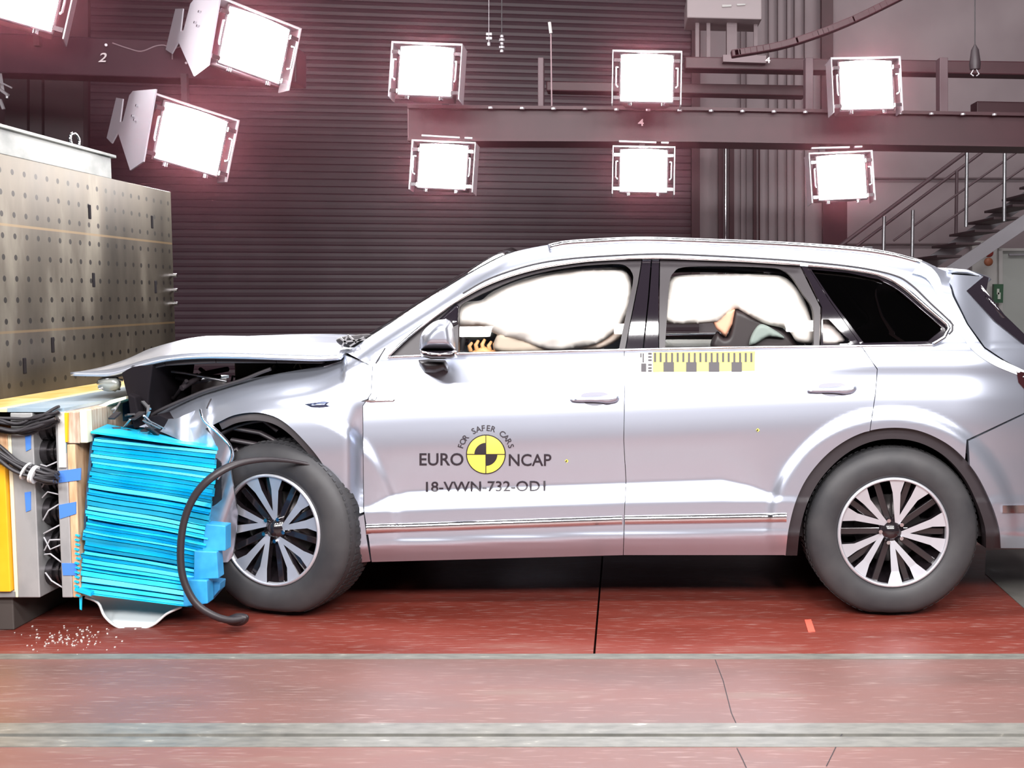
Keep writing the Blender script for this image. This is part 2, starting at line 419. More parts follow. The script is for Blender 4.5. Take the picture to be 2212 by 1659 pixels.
def build_side(mir):
    # -- one-piece side frame: A pillar, roof edge, D pillar and rear quarter
    tp = [p for p in TOPC if 742 <= p[0] <= 2052]
    q = tp + [(2056, 592), (2050, 610), (2058, 640), (2088, 700), (2125, 752), (2168, 780), (2212, 803), (2212, 892), (2088, 950)]
    q += [p for p in ARCH_R[::-1] if p[0] < 2088 and p[0] > 1878]
    q += [(1880, 930), (1892, 850), (1896, 797), (1862, 749), (1900, 747), (2012, 744), (2030, 734), (2048, 716), (2046, 704)]
    q += [p for p in DLO_TOP[::-1] if p[0] < 2044] + [(805, 792)]
    surf('body_frame', q, side, PAINT, car, step=7, mir=mir)
    # -- front wing
    if not mir:
        fp = [p for p in TOPC if p[0] <= 742] + [(804, 792), (801, 850), (783, 876), (784, 1000), (785, 1106), (748, 1118)] + ARCH_F + [(446, 930), (470, 950), (472, 966), (440, 962), (405, 956), (365, 940), (330, 925), (300, 922)]
        surf('front_wing', fp, sidef, PAINT, car, step=6)
    else:
        fp = [p for p in TOPC if 430 <= p[0] <= 742] + [(804, 792), (801, 850), (783, 876), (784, 1000), (785, 1106), (748, 1118)] + ARCH_F + [(430, 1000)]
        surf('front_wing', fp, side, PAINT, car, step=10, mir=True)
    # -- doors
    bt = [(835, 774), (1000, 765), (1200, 760), (1346, 757)]
    fd = surf('front_door', [(805.5, 793), (822, 776)] + bt[:-1] + [(1348, 757), (1348.6, 850), (1346.6, 950), (1351.6, 1040), (1348.6, 1100), (1345.6, 1199), (803, 1214), (797, 1165), (786.5, 1104), (785.2, 1000), (784.4, 877), (802.4, 851)], side, PAINT, car, step=7, mir=mir)
    rd = surf('rear_door', [(1349.2, 757), (1500, 754), (1700, 750), (1860.6, 749), (1894.3, 798), (1890.3, 850), (1878.3, 931)] +
              [p for p in ARCH_R[::-1] if p[0] < 1868] + [(1694, 1199), (1347, 1199), (1350, 1100), (1353, 1040), (1348, 950), (1350, 850)], side, PAINT, car, step=7, mir=mir)
    # -- rear bumper, tailgate flank
    surf('rear_bumper', [(2092, 953), (2212, 896), (2300, 880), (2372, 880), (2390, 1000), (2392, 1110), (2350, 1185), (2163, 1184)] + [p for p in ARCH_R[::-1] if p[0] > 2090], side, PAINT, car, step=9, mir=mir)
    surf('tailgate_flank', [(2060, 593), (2132, 598), (2090, 628), (2150, 690), (2212, 742), (2280, 800), (2330, 822), (2372, 850), (2372, 878), (2300, 878), (2214, 892), (2214, 803), (2170, 778), (2128, 750), (2092, 700), (2063, 640), (2054, 610)],
         lambda x, y: side(x, y, False) + 0.05 * sst(2060, 2140, x), PAINT, car, step=9, mir=mir)
    surf('spoiler_end', [(2088, 628), (2126, 596), (2136, 600), (2128, 642), (2150, 668), (2216, 724), (2290, 795), (2278, 800), (2212, 744), (2150, 694)],
         lambda x, y: side(x, y, False) + 0.04 * sst(2060, 2140, x), BLACKG, car, step=9, mir=mir, rim=0.2)
    surf('tail_lamp', [(2196, 802), (2214, 804), (2300, 822), (2368, 850), (2360, 862), (2214, 842), (2200, 826)], side, mat('tail_smoked', (0.03, 0.008, 0.01), 0.15, coat=1), car, step=8, mir=mir, off=-0.004)
    # -- sill end behind the front wheel
    surf('sill_end_cap', [(746, 1128), (786, 1112), (792, 1165), (800, 1213), (752, 1218), (748, 1170)], lambda x, y: side(x, y) + 0.012, PAINT, car, step=8, mir=mir)
    # -- chrome strip on each lower door
    def low(x): return itp(LOW, x)
    def strip(x0, x1, a, b): return [(x, low(x) + a) for x in np.linspace(x0, x1, 12)] + [(x, low(x) + b) for x in np.linspace(x1, x0, 12)]
    for dr, x0, x1 in ((fd, 791, 1344), (rd, 1350, 1699)):
        mb = MB(mir); nx, ny = 50, 12; vs = []
        for i in range(nx + 1):
            x = x0 + (x1 - x0) * i / nx; l0 = low(x)
            yb0 = side(x, l0 + 27); yb1 = side(x, l0 + 51)
            for j in range(ny + 1):
                f = j / ny; vs.append(W(x, l0 + 27 + 24 * f, yb0 + (yb1 - yb0) * f + 0.004 - 0.017 * math.sin(math.pi * f) ** 0.8))
        mb.add(vs, [(i * (ny + 1) + j, i * (ny + 1) + j + 1, (i + 1) * (ny + 1) + j + 1, (i + 1) * (ny + 1) + j) for i in range(nx) for j in range(ny)], 0, True)
        mb.build('chrome_strip', CHROME, dr)
    surf('bumper_strip', [(2166, 1092), (2300, 1090), (2380, 1088), (2380, 1104), (2300, 1106), (2166, 1108)], side, CHROME, car, step=6, mir=mir, off=-0.008, rim=0.01)
    # -- black arch mouldings
    surf('wheel_arch_trim', ARCH_R + ARCH_RI[::-1], lambda x, y: side(x, y, False) + 0.006 + 0.02 * (1 - sst(225, 240, math.hypot(x - 1926, y - 1152))), TRIM, car, step=6, mir=mir, rim=0.06)
    AF = [p for p in ARCH_F]
    inn = [(590 + (x - 590) * 0.935, 1138 + (y - 1138) * 0.93) for x, y in AF if x > 470]
    surf('wheel_arch_trim', [p for p in AF if p[0] > 470] + inn[::-1], lambda x, y: side(x, y, False) + 0.02, TRIM, car, step=6, mir=mir, rim=0.08)
    # -- window surrounds
    fh = crom([(990, 700), (992, 664), (1020, 645), (1060, 626), (1110, 605), (1170, 588), (1250, 575), (1325, 570), (1352, 574), (1366, 590), (1367, 612), (1352, 680), (1338, 750)], 8) + [(1338, 757), (990, 762)]
    fo = seg(DLO_TOP, 838, 1386) + [(1386, 561), (1378, 610), (1362, 690), (1350, 755), (1000, 764), (838, 773)]
    fw = surf('window_frame', fo, side, TRIM, fd, [fh], step=6, off=0.012, mir=mir, rim=0.05)
    surf('window_glass', fh, side, GLASS, fd, step=12, off=0.03, mir=mir, rim=0)
    rh = crom([(1437, 742), (1441, 680), (1446, 610), (1456, 588), (1478, 577), (1560, 575), (1660, 578), (1692, 584), (1712, 600), (1735, 635), (1757, 672), (1758, 742)], 8) + [(1757, 747), (1437, 750)]
    ro = [(1426, 561)] + seg(DLO_TOP, 1428, 1728) + [(1728, 575), (1745, 610), (1772, 664), (1770, 748), (1424, 752), (1424, 700)]
    surf('window_frame', ro, side, TRIM, rd, [rh], step=6, off=0.012, mir=mir, rim=0.05)
    surf('window_glass', rh, side, GLASS, rd, step=12, off=0.03, mir=mir, rim=0)
    surf('pillar_trim', [(1388, 561), (1406, 561), (1400, 640), (1388, 755), (1352, 756), (1364, 690), (1380, 610)], side, BLACKG, fd, step=8, off=0.004, mir=mir)
    surf('pillar_trim', [(1409, 561), (1424, 561), (1422, 640), (1422, 753), (1391, 755), (1403, 640)], side, BLACKG, rd, step=8, off=0.004, mir=mir)
    surf('pillar_trim', [(1731, 576), (1746, 578), (1790, 648), (1860, 747), (1848, 748), (1773, 748), (1776, 664), (1748, 605)], side, BLACKG, rd, [crom([(1777, 690), (1790, 690), (1812, 712), (1836, 740), (1778, 742)], 8)], step=6, off=0.006, mir=mir)
    surf('rear_quarter_glass', [(1749, 579), (1830, 586), (1900, 600), (1944, 624), (1995, 667), (2038, 706), (2038, 714), (2008, 740), (1864, 744), (1795, 650)], side, BLACKG if mir else TINT, car, step=9, off=0.02, mir=mir, rim=0.03)
    surf('glass_surround', [(1746, 577)] + seg(DLO_TOP, 1748, 2046) + [(2048, 716), (2014, 744), (1862, 748), (1792, 648)], side, BLACKG, car,
         [[(1752, 582), (1830, 589), (1898, 603), (1940, 627), (1991, 670), (2034, 707), (2034, 713), (2005, 737), (1866, 741), (1797, 649)]], step=6, off=0.008, mir=mir)
    # door corner mirror panel
    # -- bright waist and window mouldings
    mb = MB(mir); ln = [(x, y) for x, y in DLO_TOP if x < 1735]
    mb.tube([W(x, y - 3, side(x, y) - 0.008) for x, y in ln], 0.0065, 8); mb.build('window_moulding', CHROME, car)
    mb = MB(mir); ln = [(x, y) for x, y in DLO_TOP if x > 1738] + [(2050, 712), (2040, 732), (2016, 746)]
    mb.tube([W(x, y - 3, side(x, y) - 0.006) for x, y in ln], 0.0085, 8); mb.build('quarter_moulding', CHROME, car)
    mb = MB(mir); mb.tube([W(x, y, side(x, y) - 0.004) for x, y in [(840, 772), (1000, 764), (1200, 760), (1400, 755), (1600, 751), (1770, 749), (1858, 748), (1940, 747), (2014, 746)]], 0.0065, 8); mb.build('waist_moulding', CHROME, car)
    mb = MB(mir); g = crom([(1000, 634), (1060, 601), (1150, 572), (1250, 557), (1400, 549), (1500, 551), (1620, 557), (1735, 565), (1850, 577), (1930, 594), (1968, 615), (2010, 655), (2058, 702), (2050, 722)], 10)
    mb.tube([W(x, y, side(x, y) - 0.001) for x, y in g], 0.0045, 6); mb.build('roof_seam', BLACKM, car)
    # -- roof rail
    mb = MB(mir); g = crom([(1186, 534), (1215, 527), (1280, 522), (1390, 518), (1560, 523), (1700, 529), (1850, 540), (1930, 552), (1990, 568)], 12)
    mb.tube([W(x, y, side(x, y) - 0.035) for x, y in g], 0.012, 8, flat=1.3); mb.build('roof_rail', CHROME, car)
    # -- handles
    for dr, ox, oy in ((fd, 0, 0), (rd, 513, -20)):
        rec = crom([(1255 + ox, 854 + oy), (1270 + ox, 848 + oy), (1300 + ox, 847 + oy), (1315 + ox, 853 + oy), (1312 + ox, 868 + oy), (1290 + ox, 876 + oy), (1265 + ox, 872 + oy)], 4, True)
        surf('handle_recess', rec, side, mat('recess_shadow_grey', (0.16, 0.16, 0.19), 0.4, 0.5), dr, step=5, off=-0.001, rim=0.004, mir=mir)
        hb = crom([(1231 + ox, 864 + oy), (1250 + ox, 858 + oy), (1290 + ox, 856 + oy), (1330 + ox, 851 + oy), (1338 + ox, 856 + oy), (1335 + ox, 866 + oy), (1318 + ox, 871 + oy), (1280 + ox, 869 + oy), (1245 + ox, 868 + oy)], 4, True)
        pillow('door_handle', hb, -0.012, 0.028, 8, PAINT, dr, 4, fn=side, mir=mir, back=0.01)
    return fd, rd

FD, RD = build_side(False)
build_side(True)

# ---- door mirror (near side and far side)
for mir in (False, True):
    cap = crom([(906, 752), (908, 730), (918, 711), (940, 694), (966, 690), (977, 700), (983, 727), (984, 754)], 5) + [(984, 757), (906, 757)]
    mc = pillow('door_mirror', cap, 4.72, 0.17, 22, PAINT, car, 4, mir=mir, back=0.05)
    pillow('mirror_base', [(906, 756), (986, 755), (988, 772), (975, 776), (930, 776), (910, 770)], 4.71, 0.15, 9, BLACKG, mc, 4, mir=mir, back=0.04)
    mb = MB(mir); mb.tube([W(912, 761, 4.575), W(950, 766, 4.565), W(986, 760, 4.58)], 0.006, 6); mb.build('indicator_strip', CHROME, mc)
    pillow('mirror_foot', [(904, 778), (925, 776), (962, 778), (969, 790), (967, 805), (958, 799), (940, 806), (916, 804), (906, 790)], 4.86, 0.16, 10, TRIM, mc, 4, mir=mir, back=0.08)
    pillow('corner_panel', [(948, 690), (985, 656), (992, 662), (990, 700), (978, 706)], 0.01, 0.01, 6, BLACKG, mc, 5, fn=lambda x, y: side(x, y, False), mir=mir)

# ---- roof, windscreen, tailgate
def loft(name, line, mats, bulge, nv=24, dirv=(0, 0, 1), off=0.0, rndf=True):
    vs = []; n = len(line)
    for (x, y) in line:
        p = W(x, y, side(x, y, rndf) + off); q = Vector((p.x, 2 * YC - p.y, p.z))
        for k in range(nv + 1):
            t = k / nv; c = p.lerp(q, t) + Vector(dirv) * bulge * (1 - (2 * t - 1) ** 2)
            vs.append(c)
    m = nv + 1; fs = [(i * m + k, i * m + k + 1, (i + 1) * m + k + 1, (i + 1) * m + k) for i in range(n - 1) for k in range(nv)]
    mb = MB(); mb.add(vs, fs, 0, True); o = mb.build(name, mats, car)
    md = o.modifiers.new('thick', 'SOLIDIFY'); md.thickness = 0.02; md.offset = -1
    return o
loft('roof', [p for p in TOPC if 1108 <= p[0] <= 2056][::2], PAINT, 0.022)
loft('windscreen', [p for p in TOPC if 770 <= p[0] <= 1110][::2], GLASS, 0.07, dirv=(-0.75, 0, 0.6), off=0.02)
loft('rear_spoiler', [(2050, 590), (2090, 592), (2134, 599), (2120, 612)], PAINT, 0.02, off=0.0)
loft('rear_window', [(2120, 616), (2170, 680), (2230, 738), (2310, 806)], BLACKG, 0.08, dirv=(1, 0, 0.3))
loft('tailgate', [(2310, 806), (2362, 850), (2380, 930), (2388, 1000), (2394, 1110), (2360, 1185)], PAINT, 0.10, dirv=(1, 0, 0))

# ---- bonnet, thrown up and folded
def bonnet():
    ne = crom([(152, 804), (200, 806), (243, 805), (300, 788), (360, 774), (430, 768), (520, 768), (620, 771), (690, 773), (735, 770)], 12)
    nu = len(ne); nv = 30; vs = []
    Yn, Yf = 4.98, 2 * YC - 4.98
    for i, (x, y) in enumerate(ne):
        u = i / (nu - 1); p = W(x, y, Yn)
        for k in range(nv + 1):
            t = k / nv; e = 1 - (2 * t - 1) ** 2; nose = max(0, 1 - u / 0.16)
            Yk = Yn + (Yf - Yn) * t
            z = p.z + 0.035 * e * (1 - nose) + 0.022 * math.sin(min(1, t * 9) * math.pi / 2) * (1 - nose) * (1 - 0.4 * u) - 0.02 * nose * e + 0.05 * e * math.exp(-((u - .2) / .16) ** 2) * (1 - nose)
            # raised crease running back along each side, deepening towards the screen
            for tc in (0.22, 0.78): z += 0.016 * u * math.exp(-((t - tc) / 0.05) ** 2)
            z += 0.012 * math.sin(u * 7 + t * 3) * e * (1 - u)
            xx = p.x - 0.05 * e * nose + 0.04 * t * nose
            vs.append((xx, Yk, z))
    m = nv + 1; fs = [(i * m + k, i * m + k + 1, (i + 1) * m + k + 1, (i + 1) * m + k) for i in range(nu - 1) for k in range(nv)]
    mb = MB(); mb.add(vs, fs, 0, True); o = mb.build('bonnet', [PAINT, TRIM], car)
    md = o.modifiers.new('thick', 'SOLIDIFY'); md.thickness = 0.016; md.offset = -1; md.use_rim = True
    md.material_offset = 1; md.material_offset_rim = 0
    return o
BN = bonnet()
mb = MB()
for (x0, y0, x1, y1) in ((240, 812, 360, 784), (360, 784, 470, 778), (470, 778, 600, 778), (600, 778, 700, 779)):
    a = W(x0, y0, 5.04); b = W(x1, y1, 5.04); mb.bar(a, b, 0.05, 0.025)
mb.build('bonnet_inner_frame', TRIM, BN, 0.004)

# ---- engine bay
mb = MB()
a = W(300, 905, 5.4); b = W(760, 905, 5.4)
mb.box((-1.92, 5.1, 0.35), (-1.25, 6.6, 0.86)); mb.box((-1.75, 5.2, 0.8), (-1.2, 6.5, 1.0)); mb.box((-1.95, 5.35, 0.85), (-1.5, 6.2, 0.96))
mb.box((-1.28, 5.0, 0.3), (-1.18, 6.65, 1.08))
EB = mb.build('engine', mat('engine_black', (.008, .006, .008), .8, spec=.12), car, 0.02)
mb = MB()   # far inner wing closes the bay off at the back
mb.box((-2.2, 6.55, 0.4), (-1.2, 6.62, 1.1)); mb.box((-2.15, 6.1, 0.9), (-1.25, 6.14, 1.08)); mb.build('inner_wing', BLACKM, car, 0.01)
rnd = random.Random(4)
mb = MB()
for k in range(14):
    x = rnd.uniform(330, 680); y0 = itp([(330, 860), (680, 790)], x) + rnd.uniform(-25, 10)
    p = W(x, y0, rnd.uniform(5.1, 5.5)); q = p + Vector((rnd.uniform(-.3, .3), rnd.uniform(0, .3), rnd.uniform(-.12, .08)))
    mb.tube([p, p.lerp(q, .5) + Vector((0, 0, rnd.uniform(-.05, .05))), q], rnd.uniform(0.005, 0.014), 6)
mb.build('hose', TRIM, car)
mb = MB(); mb.tube([W(322, 796, 5.2), W(400, 806, 5.2), W(490, 824, 5.2)], 0.007, 6); mb.build('bonnet_prop', STEEL, car)
mb = MB(); mb.tube([W(x, y, 5.02) for x, y in crom([(318, 902), (350, 884), (400, 862), (450, 842), (520, 822), (560, 806), (585, 797)], 12)], 0.009, 6); mb.build('wing_seal', BLACKM, car)
# crushed front end: bracket, headlamp, bumper remains
mb = MB()
mb.pprism([(262, 806), (285, 790), (330, 788), (322, 850), (318, 905), (290, 930), (283, 880), (270, 840)], 4.98, 0.5)
mb.pprism([(275, 850), (292, 858), (300, 900), (306, 925), (288, 925), (280, 895)], 4.9, 0.06)
mb.pprism([(300, 905), (345, 895), (420, 930), (470, 960), (462, 975), (330, 948)], 4.93, 0.4)
mb.build('front_panel', mat('engine_black', (.008, .006, .008), .8, spec=.12), car, 0.006)
mb = MB(); 
for k in range(7):
    p = W(205 + rnd.uniform(0, 35), 818 + rnd.uniform(0, 22), 5.0 + rnd.uniform(0, .1)); q = W(235 + rnd.uniform(0, 35), 812 + rnd.uniform(5, 35), 5.05 + rnd.uniform(0, .1)); mb.tube([p, (p + q) / 2 + Vector((0, -.03, .01)), q], 0.006, 6)
mb.build('broken_clip', STEEL, car)
pillow('headlamp', crom([(208, 826), (222, 812), (250, 812), (262, 826), (256, 842), (232, 846), (214, 838)], 5, True), 5.06, 0.06, 14, mat('cracked_lamp', (0.3, 0.32, 0.3), 0.12, 0.3, coat=1), car, 5)
mb = MB()
for k in range(10):
    mb = MB(); x = rnd.uniform(240, 330); y = 905 + rnd.uniform(-22, 26); p = W(x, y, 4.72 + rnd.uniform(0, .2)); q = p + Vector((rnd.uniform(-.07, .07), rnd.uniform(-.05, .08), rnd.uniform(-.05, .05)))
    mb.bar(p, q, rnd.uniform(.006, .016), rnd.uniform(.003, .01)); mb.build('torn_bracket', STEEL, car)
mb = MB()
for k in range(8):
    x = rnd.uniform(240, 330); y = 912 + rnd.uniform(-20, 20); p = W(x, y, 4.8); q = p + Vector((rnd.uniform(-.1, .1), rnd.uniform(0, .1), rnd.uniform(-.05, .05))); mb.bar(p, q, .03, .008)
mb.build('broken_grille', BLACKM, car)
# folded lower front of the wing and the bumper skin hanging behind the barrier
surf('folded_wing_edge', [(300, 922), (330, 925), (365, 940), (405, 958), (440, 964), (472, 968), (478, 950), (452, 925), (440, 900), (432, 882), (380, 905), (340, 905)],
     lambda x, y: 4.93 - 0.0009 * (y - 900) + 0.03 * math.sin(x * .06), PAINT, car, step=6, both=True, rim=0.012)
surf('bumper_skin', crom([(440, 905), (470, 930), (497, 960), (505, 985), (498, 1010), (505, 1060), (512, 1110), (508, 1160), (500, 1205), (480, 1215), (440, 1190), (430, 1150), (448, 1080), (462, 1000), (466, 960)], 8),
     lambda x, y: 4.80 + 0.0012 * (x - 440) + 0.025 * math.sin((x + y * 0.35) * 0.07), PAINT, car, step=6, both=True, rim=0.012)
mb = MB(); mb.tube([W(x, y, 4.79) for x, y in crom([(432, 884), (440, 908), (470, 935), (495, 962), (500, 985), (488, 1010), (470, 1035)], 8)], 0.005, 6); mb.build('torn_edge', CHROME, car)
mb = MB(); mb.tube([W(x, y, 4.71) for x, y in crom([(455, 1060), (448, 1100), (440, 1140), (428, 1165), (418, 1188)], 8)], 0.006, 6); mb.build('torn_edge', mat('torn_cream', (.6, .5, .35), .6), car)
surf('dark_bumper_skin', [(462, 985), (478, 1000), (480, 1130), (440, 1130), (452, 1060)], lambda x, y: 4.84, TRIM, car, step=10, both=True, rim=0.01)

# side indicator blades on wing and door, crease, marks
pillow('wing_badge', [(657, 873), (700, 867), (712, 869), (704, 873), (713, 878), (690, 881), (672, 880)], -0.001, 0.01, 4, mat('badge_blue_grey', (.1, .12, .2), .2, .8), car, 3, fn=sidef)
pillow('wing_badge', [(780, 867), (798, 859), (815, 858), (812, 863), (855, 862), (850, 868), (800, 870)], -0.001, 0.008, 4, CHROME, FD, 3, fn=side)
mb = MB(); mb.tube([W(x, y, sidef(x, y) - 0.002) for x, y in [(456, 862), (451, 872), (447, 882)]], 0.0035, 5)
mb.tube([W(x, y, side(x, y) - 0.001) for x, y in [(832, 752), (822, 768), (812, 785)]], 0.0028, 5); mb.build('panel_tear', BLACKM, car)
mb = MB(); mb.tube([W(x, y, side(x, y) - 0.001) for x, y in [(700, 792), (740, 780), (800, 778)]], 0.0025, 5)
mb.build('panel_seam', GREYP, car)
# cowl with wiper remains at the screen foot
pillow('cowl', crom([(726, 735), (745, 726), (800, 722), (790, 735), (765, 750), (740, 748)], 5, True), 5.15, 0.03, 8, BLACKM, car, 4)
mb = MB()
for (a, b) in (((738, 750), (752, 724)), ((752, 724), (770, 740)), ((745, 738), (790, 733)), ((735, 730), (750, 742)), ((756, 748), (786, 728))): mb.bar(W(*a, 5.1), W(*b, 5.1), 0.008)
mb.build('wiper_arm', STEEL, car)

# torn arch moulding looping out over the barrier
mb = MB()
lp = crom([(706, 1018), (672, 1004), (620, 995), (565, 993), (505, 1004), (455, 1033), (420, 1072), (398, 1125), (390, 1190), (396, 1250), (422, 1302), (462, 1330), (500, 1340), (532, 1334)], 10)
pts = [W(x, y, 4.83 - 0.27 * sst(700, 430, x) if False else 4.83 - 0.27 * (1 - sst(440, 700, x))) for x, y in lp]
mb.tube(pts, [0.010 + 0.012 * sst(0, 25, i) for i in range(len(pts))], 8, flat=0.7); mb.build('hanging_arch_strip', TRIM, car)
pillow('strip_end', crom([(485, 1338), (510, 1325), (535, 1328), (536, 1342), (520, 1352), (495, 1350)], 4, True), 4.66, 0.05, 8, TRIM, car, 4)

# ---- wheels
def wheel(c, R, rr, name, rot, yaw=0.0, flat=0.02, far=False, pinched=0.0):
    """c = centre of the outer face; axle points along +y into the car"""
    e = empty('wheel', c); e.parent = car; e.matrix_parent_inverse = Matrix.Translation(-Vector(car.location))
    M = Matrix.Translation(c) @ Matrix.Rotation(yaw, 4, 'Z')
    if far: M = M @ Matrix.Rotation(math.pi, 4, 'Z')
    mb = MB(M=M)
    k = R / 0.384
    prof = [(rr * 0.99, 0.02), (rr + 0.006, 0.0), (rr + 0.02, -0.008), (rr + 0.05, -0.016), (R - 0.05, -0.012), (R - 0.022, 0.002), (R - 0.006, 0.02), (R, 0.05), (R, 0.20), (R - 0.02, 0.235), (rr + 0.03, 0.25), (rr, 0.24)]
    mb.lathe(prof, (0, 0, 0), n=96)
    # flattened contact patch
    for v in mb.v:
        lo = c[2] - R + flat
        if v.z < lo:
            v.z = lo - (lo - v.z) * 0.02
    for v in mb.v:
        v.z = max(v.z, 0.001)
    # tread blocks
    mb2 = MB(M=M)
    for j in range(80):
        t = 2 * math.pi * j / 80
        if math.sin(t) < -0.93: continue
        for y in (0.035, 0.08, 0.14, 0.19):
            r0 = R - 0.002; ct, st = math.cos(t), math.sin(t); ct2, st2 = math.cos(t + 0.05), math.sin(t + 0.05)
            rr1 = r0 + 0.005 - (0.006 if y < .04 else 0)
            mb2.hexa([(r0 * ct, y - .012, r0 * st), (r0 * ct, y + .024, r0 * st), (r0 * ct2, y + .024, r0 * st2), (r0 * ct2, y - .012, r0 * st2), (rr1 * ct, y - .012, rr1 * st), (rr1 * ct, y + .024, rr1 * st), (rr1 * ct2, y + .024, rr1 * st2), (rr1 * ct2, y - .012, rr1 * st2)])
    ty = mb.build('tyre', RUBBER, e); mb2.build('tread', RUBBER, e)
    mb = MB(M=M); mb.lathe([(rr + 0.002, 0.004), (rr - 0.004, -0.006), (rr - 0.012, -0.004), (rr - 0.014, 0.02)], (0, 0, 0), n=96, mi=0)
    mb.build('rim_edge', ALLOY, e)
    mb = MB(M=M); mb.lathe([(rr - 0.013, 0.018), (rr - 0.022, 0.06), (rr - 0.05, 0.17), (0.001, 0.17)], (0, 0, 0), n=64)
    mb.build('rim_barrel', RIMBLK, e)
    mb = MB(M=M); mb.lathe([(0.001, 0.11), (rr * .62, 0.11), (rr * .62, 0.125), (.001, .125)], (0, 0, 0), n=48); mb.build('brake_disc', mat('disc_steel', (.12, .11, .11), .35, .8), e)
    def pol(r, a): return (r * math.cos(a), r * math.sin(a))
    for p in range(5):
        A = math.radians(rot + 72 * p)
        ap = A - math.radians(16); top_ = MB(M=M); bot = MB(M=M)
        for s in (-1, 1):
            ea = A + s * math.radians(15)
            ro = rr - 0.010; ri = rr * 0.72
            # outline: widening spoke from apex to rim
            a0 = np.array(pol(rr * 0.17, ap)); d = np.array(pol(1, ea + s * 0.02)) ; n_ = np.array([-math.sin(ea), math.cos(ea)])
            mid = np.array(pol(ri, ea - s * math.radians(1.5)))
            w0, w1 = 0.0095 * k, 0.0175 * k
            e1, e2 = pol(ro, ea - math.radians(8.2)), pol(ro, ea + math.radians(8.2))
            poly = [tuple(a0 - n_ * w0), tuple(mid - n_ * w1), e1, pol(ro, ea), e2, tuple(mid + n_ * w1), tuple(a0 + n_ * w0)]
            n = len(poly)
            ys = [0.032, 0.014, 0.002, 0.002, 0.002, 0.014, 0.032]
            fr = [(x, ys[i], z) for i, (x, z) in enumerate(poly)]; bk = [(x * 1.0, ys[i] + 0.03, z) for i, (x, z) in enumerate(poly)]
            top_.add(fr + bk, [tuple(range(n))] , 0)
            top_.add(fr + bk, [(i, i + n, (i + 1) % n + n, (i + 1) % n) for i in range(n)], 1)
        top_.build('spoke', [ALLOY, RIMBLK], e)
        # darker rib between the pairs
        for q, rib in ((36, 0.011), (0, 0.010)):
            A2 = A + math.radians(q); x0, z0 = pol(rr * .15, A2); x1, z1 = pol(rr * .95, A2)
            bot.bar((x0, .055, z0), (x1, .045, z1), .03, .022, up=(0, 1, 0))
        bot.build('dark_rib', RIMBLK, e, 0.003)
    mb = MB(M=M); mb.lathe([(0.001, 0.016), (0.028, 0.018), (0.034, 0.028), (0.055, 0.036), (0.06, 0.07)], (0, 0, 0), n=32); mb.build('hub_cap', RIMBLK, e)
    mb = MB(M=M)
    for p in range(5):
        a = math.radians(rot + 36 + 72 * p); x, z = pol(0.052 * k, a); mb = MB(M=M); mb.cyl((x, 0.02, z), (x, 0.05, z), 0.009, 8); mb.build('wheel_bolt', CHROME, e)
    
    return e
cr = W(1930, 1154, 4.87); cr.z = 0.384
wheel(cr, 0.384, 0.247, 'rear', 72 + 0, 0)
cf = W(583, 1139, 4.87); cf.z = 0.394
wheel(cf, 0.394, 0.252, 'front', 25, math.radians(-17), flat=0.03)
wheel(Vector((cr.x, 2 * YC - cr.y, cr.z)), 0.384, 0.247, 'rear_far', 40, 0, far=True)
wheel(Vector((cf.x + .1, 2 * YC - cf.y, 0.384)), 0.384, 0.247, 'front_far', 10, 0, far=True)

# wheel housings, underbody
for (c, R) in ((cr, 0.455), (cf, 0.46)):
    for mir in (False, True):
        mb = MB(mir); n = 40; vs = []
        for k in range(n + 1):
            t = math.radians(-6 + 192 * k / n)
            for y in (4.92, 5.3): vs.append((c.x + R * math.cos(t) * 1.02, y, c.z + 0.03 + R * math.sin(t)))
        m_ = len(vs); fs = [(2 * k, 2 * k + 1, 2 * k + 3, 2 * k + 2) for k in range(n)]
        mb.add(vs, fs, 0, True); cpt = len(mb.v)
        mb.add([vs[2 * k + 1] for k in range(n + 1)], [tuple(range(n + 1))], 0)
        o = mb.build('wheel_housing', LINER, car); md = o.modifiers.new('t', 'SOLIDIFY'); md.thickness = 0.01
# ribbed liner behind front wheel arch
mb = MB()
for i, (a, b) in enumerate((((505, 925), (620, 965)), ((500, 950), (640, 995)), ((500, 975), (520, 985)), ((540, 905), (600, 930)))):
    mb.tube([W(a[0], a[1], 4.95), W((a[0] + b[0]) / 2, (a[1] + b[1]) / 2 - 10, 4.95), W(b[0], b[1], 4.96)], 0.018, 6, flat=.6)
mb.build('torn_liner', TRIM, car)
mb = MB(); x0 = W(800, 1210, 4.95).x; x1 = W(1690, 1200, 4.95).x
mb.box((x0, 5.2, 0.24), (x1, 2 * YC - 5.2, 0.34)); mb.box((x1 + .95, 5.1, 0.27), (x1 + 1.2, 6.5, 0.5)); mb.box((x1, 5.45, 0.22), (x1 + .9, 6.2, 0.5)); mb.box((-2.1, 5.42, 0.2), (x0, 6.2, 0.5))
mb.build('underbody', mat('engine_black', (.008, .006, .008), .8, spec=.12), car, 0.01)

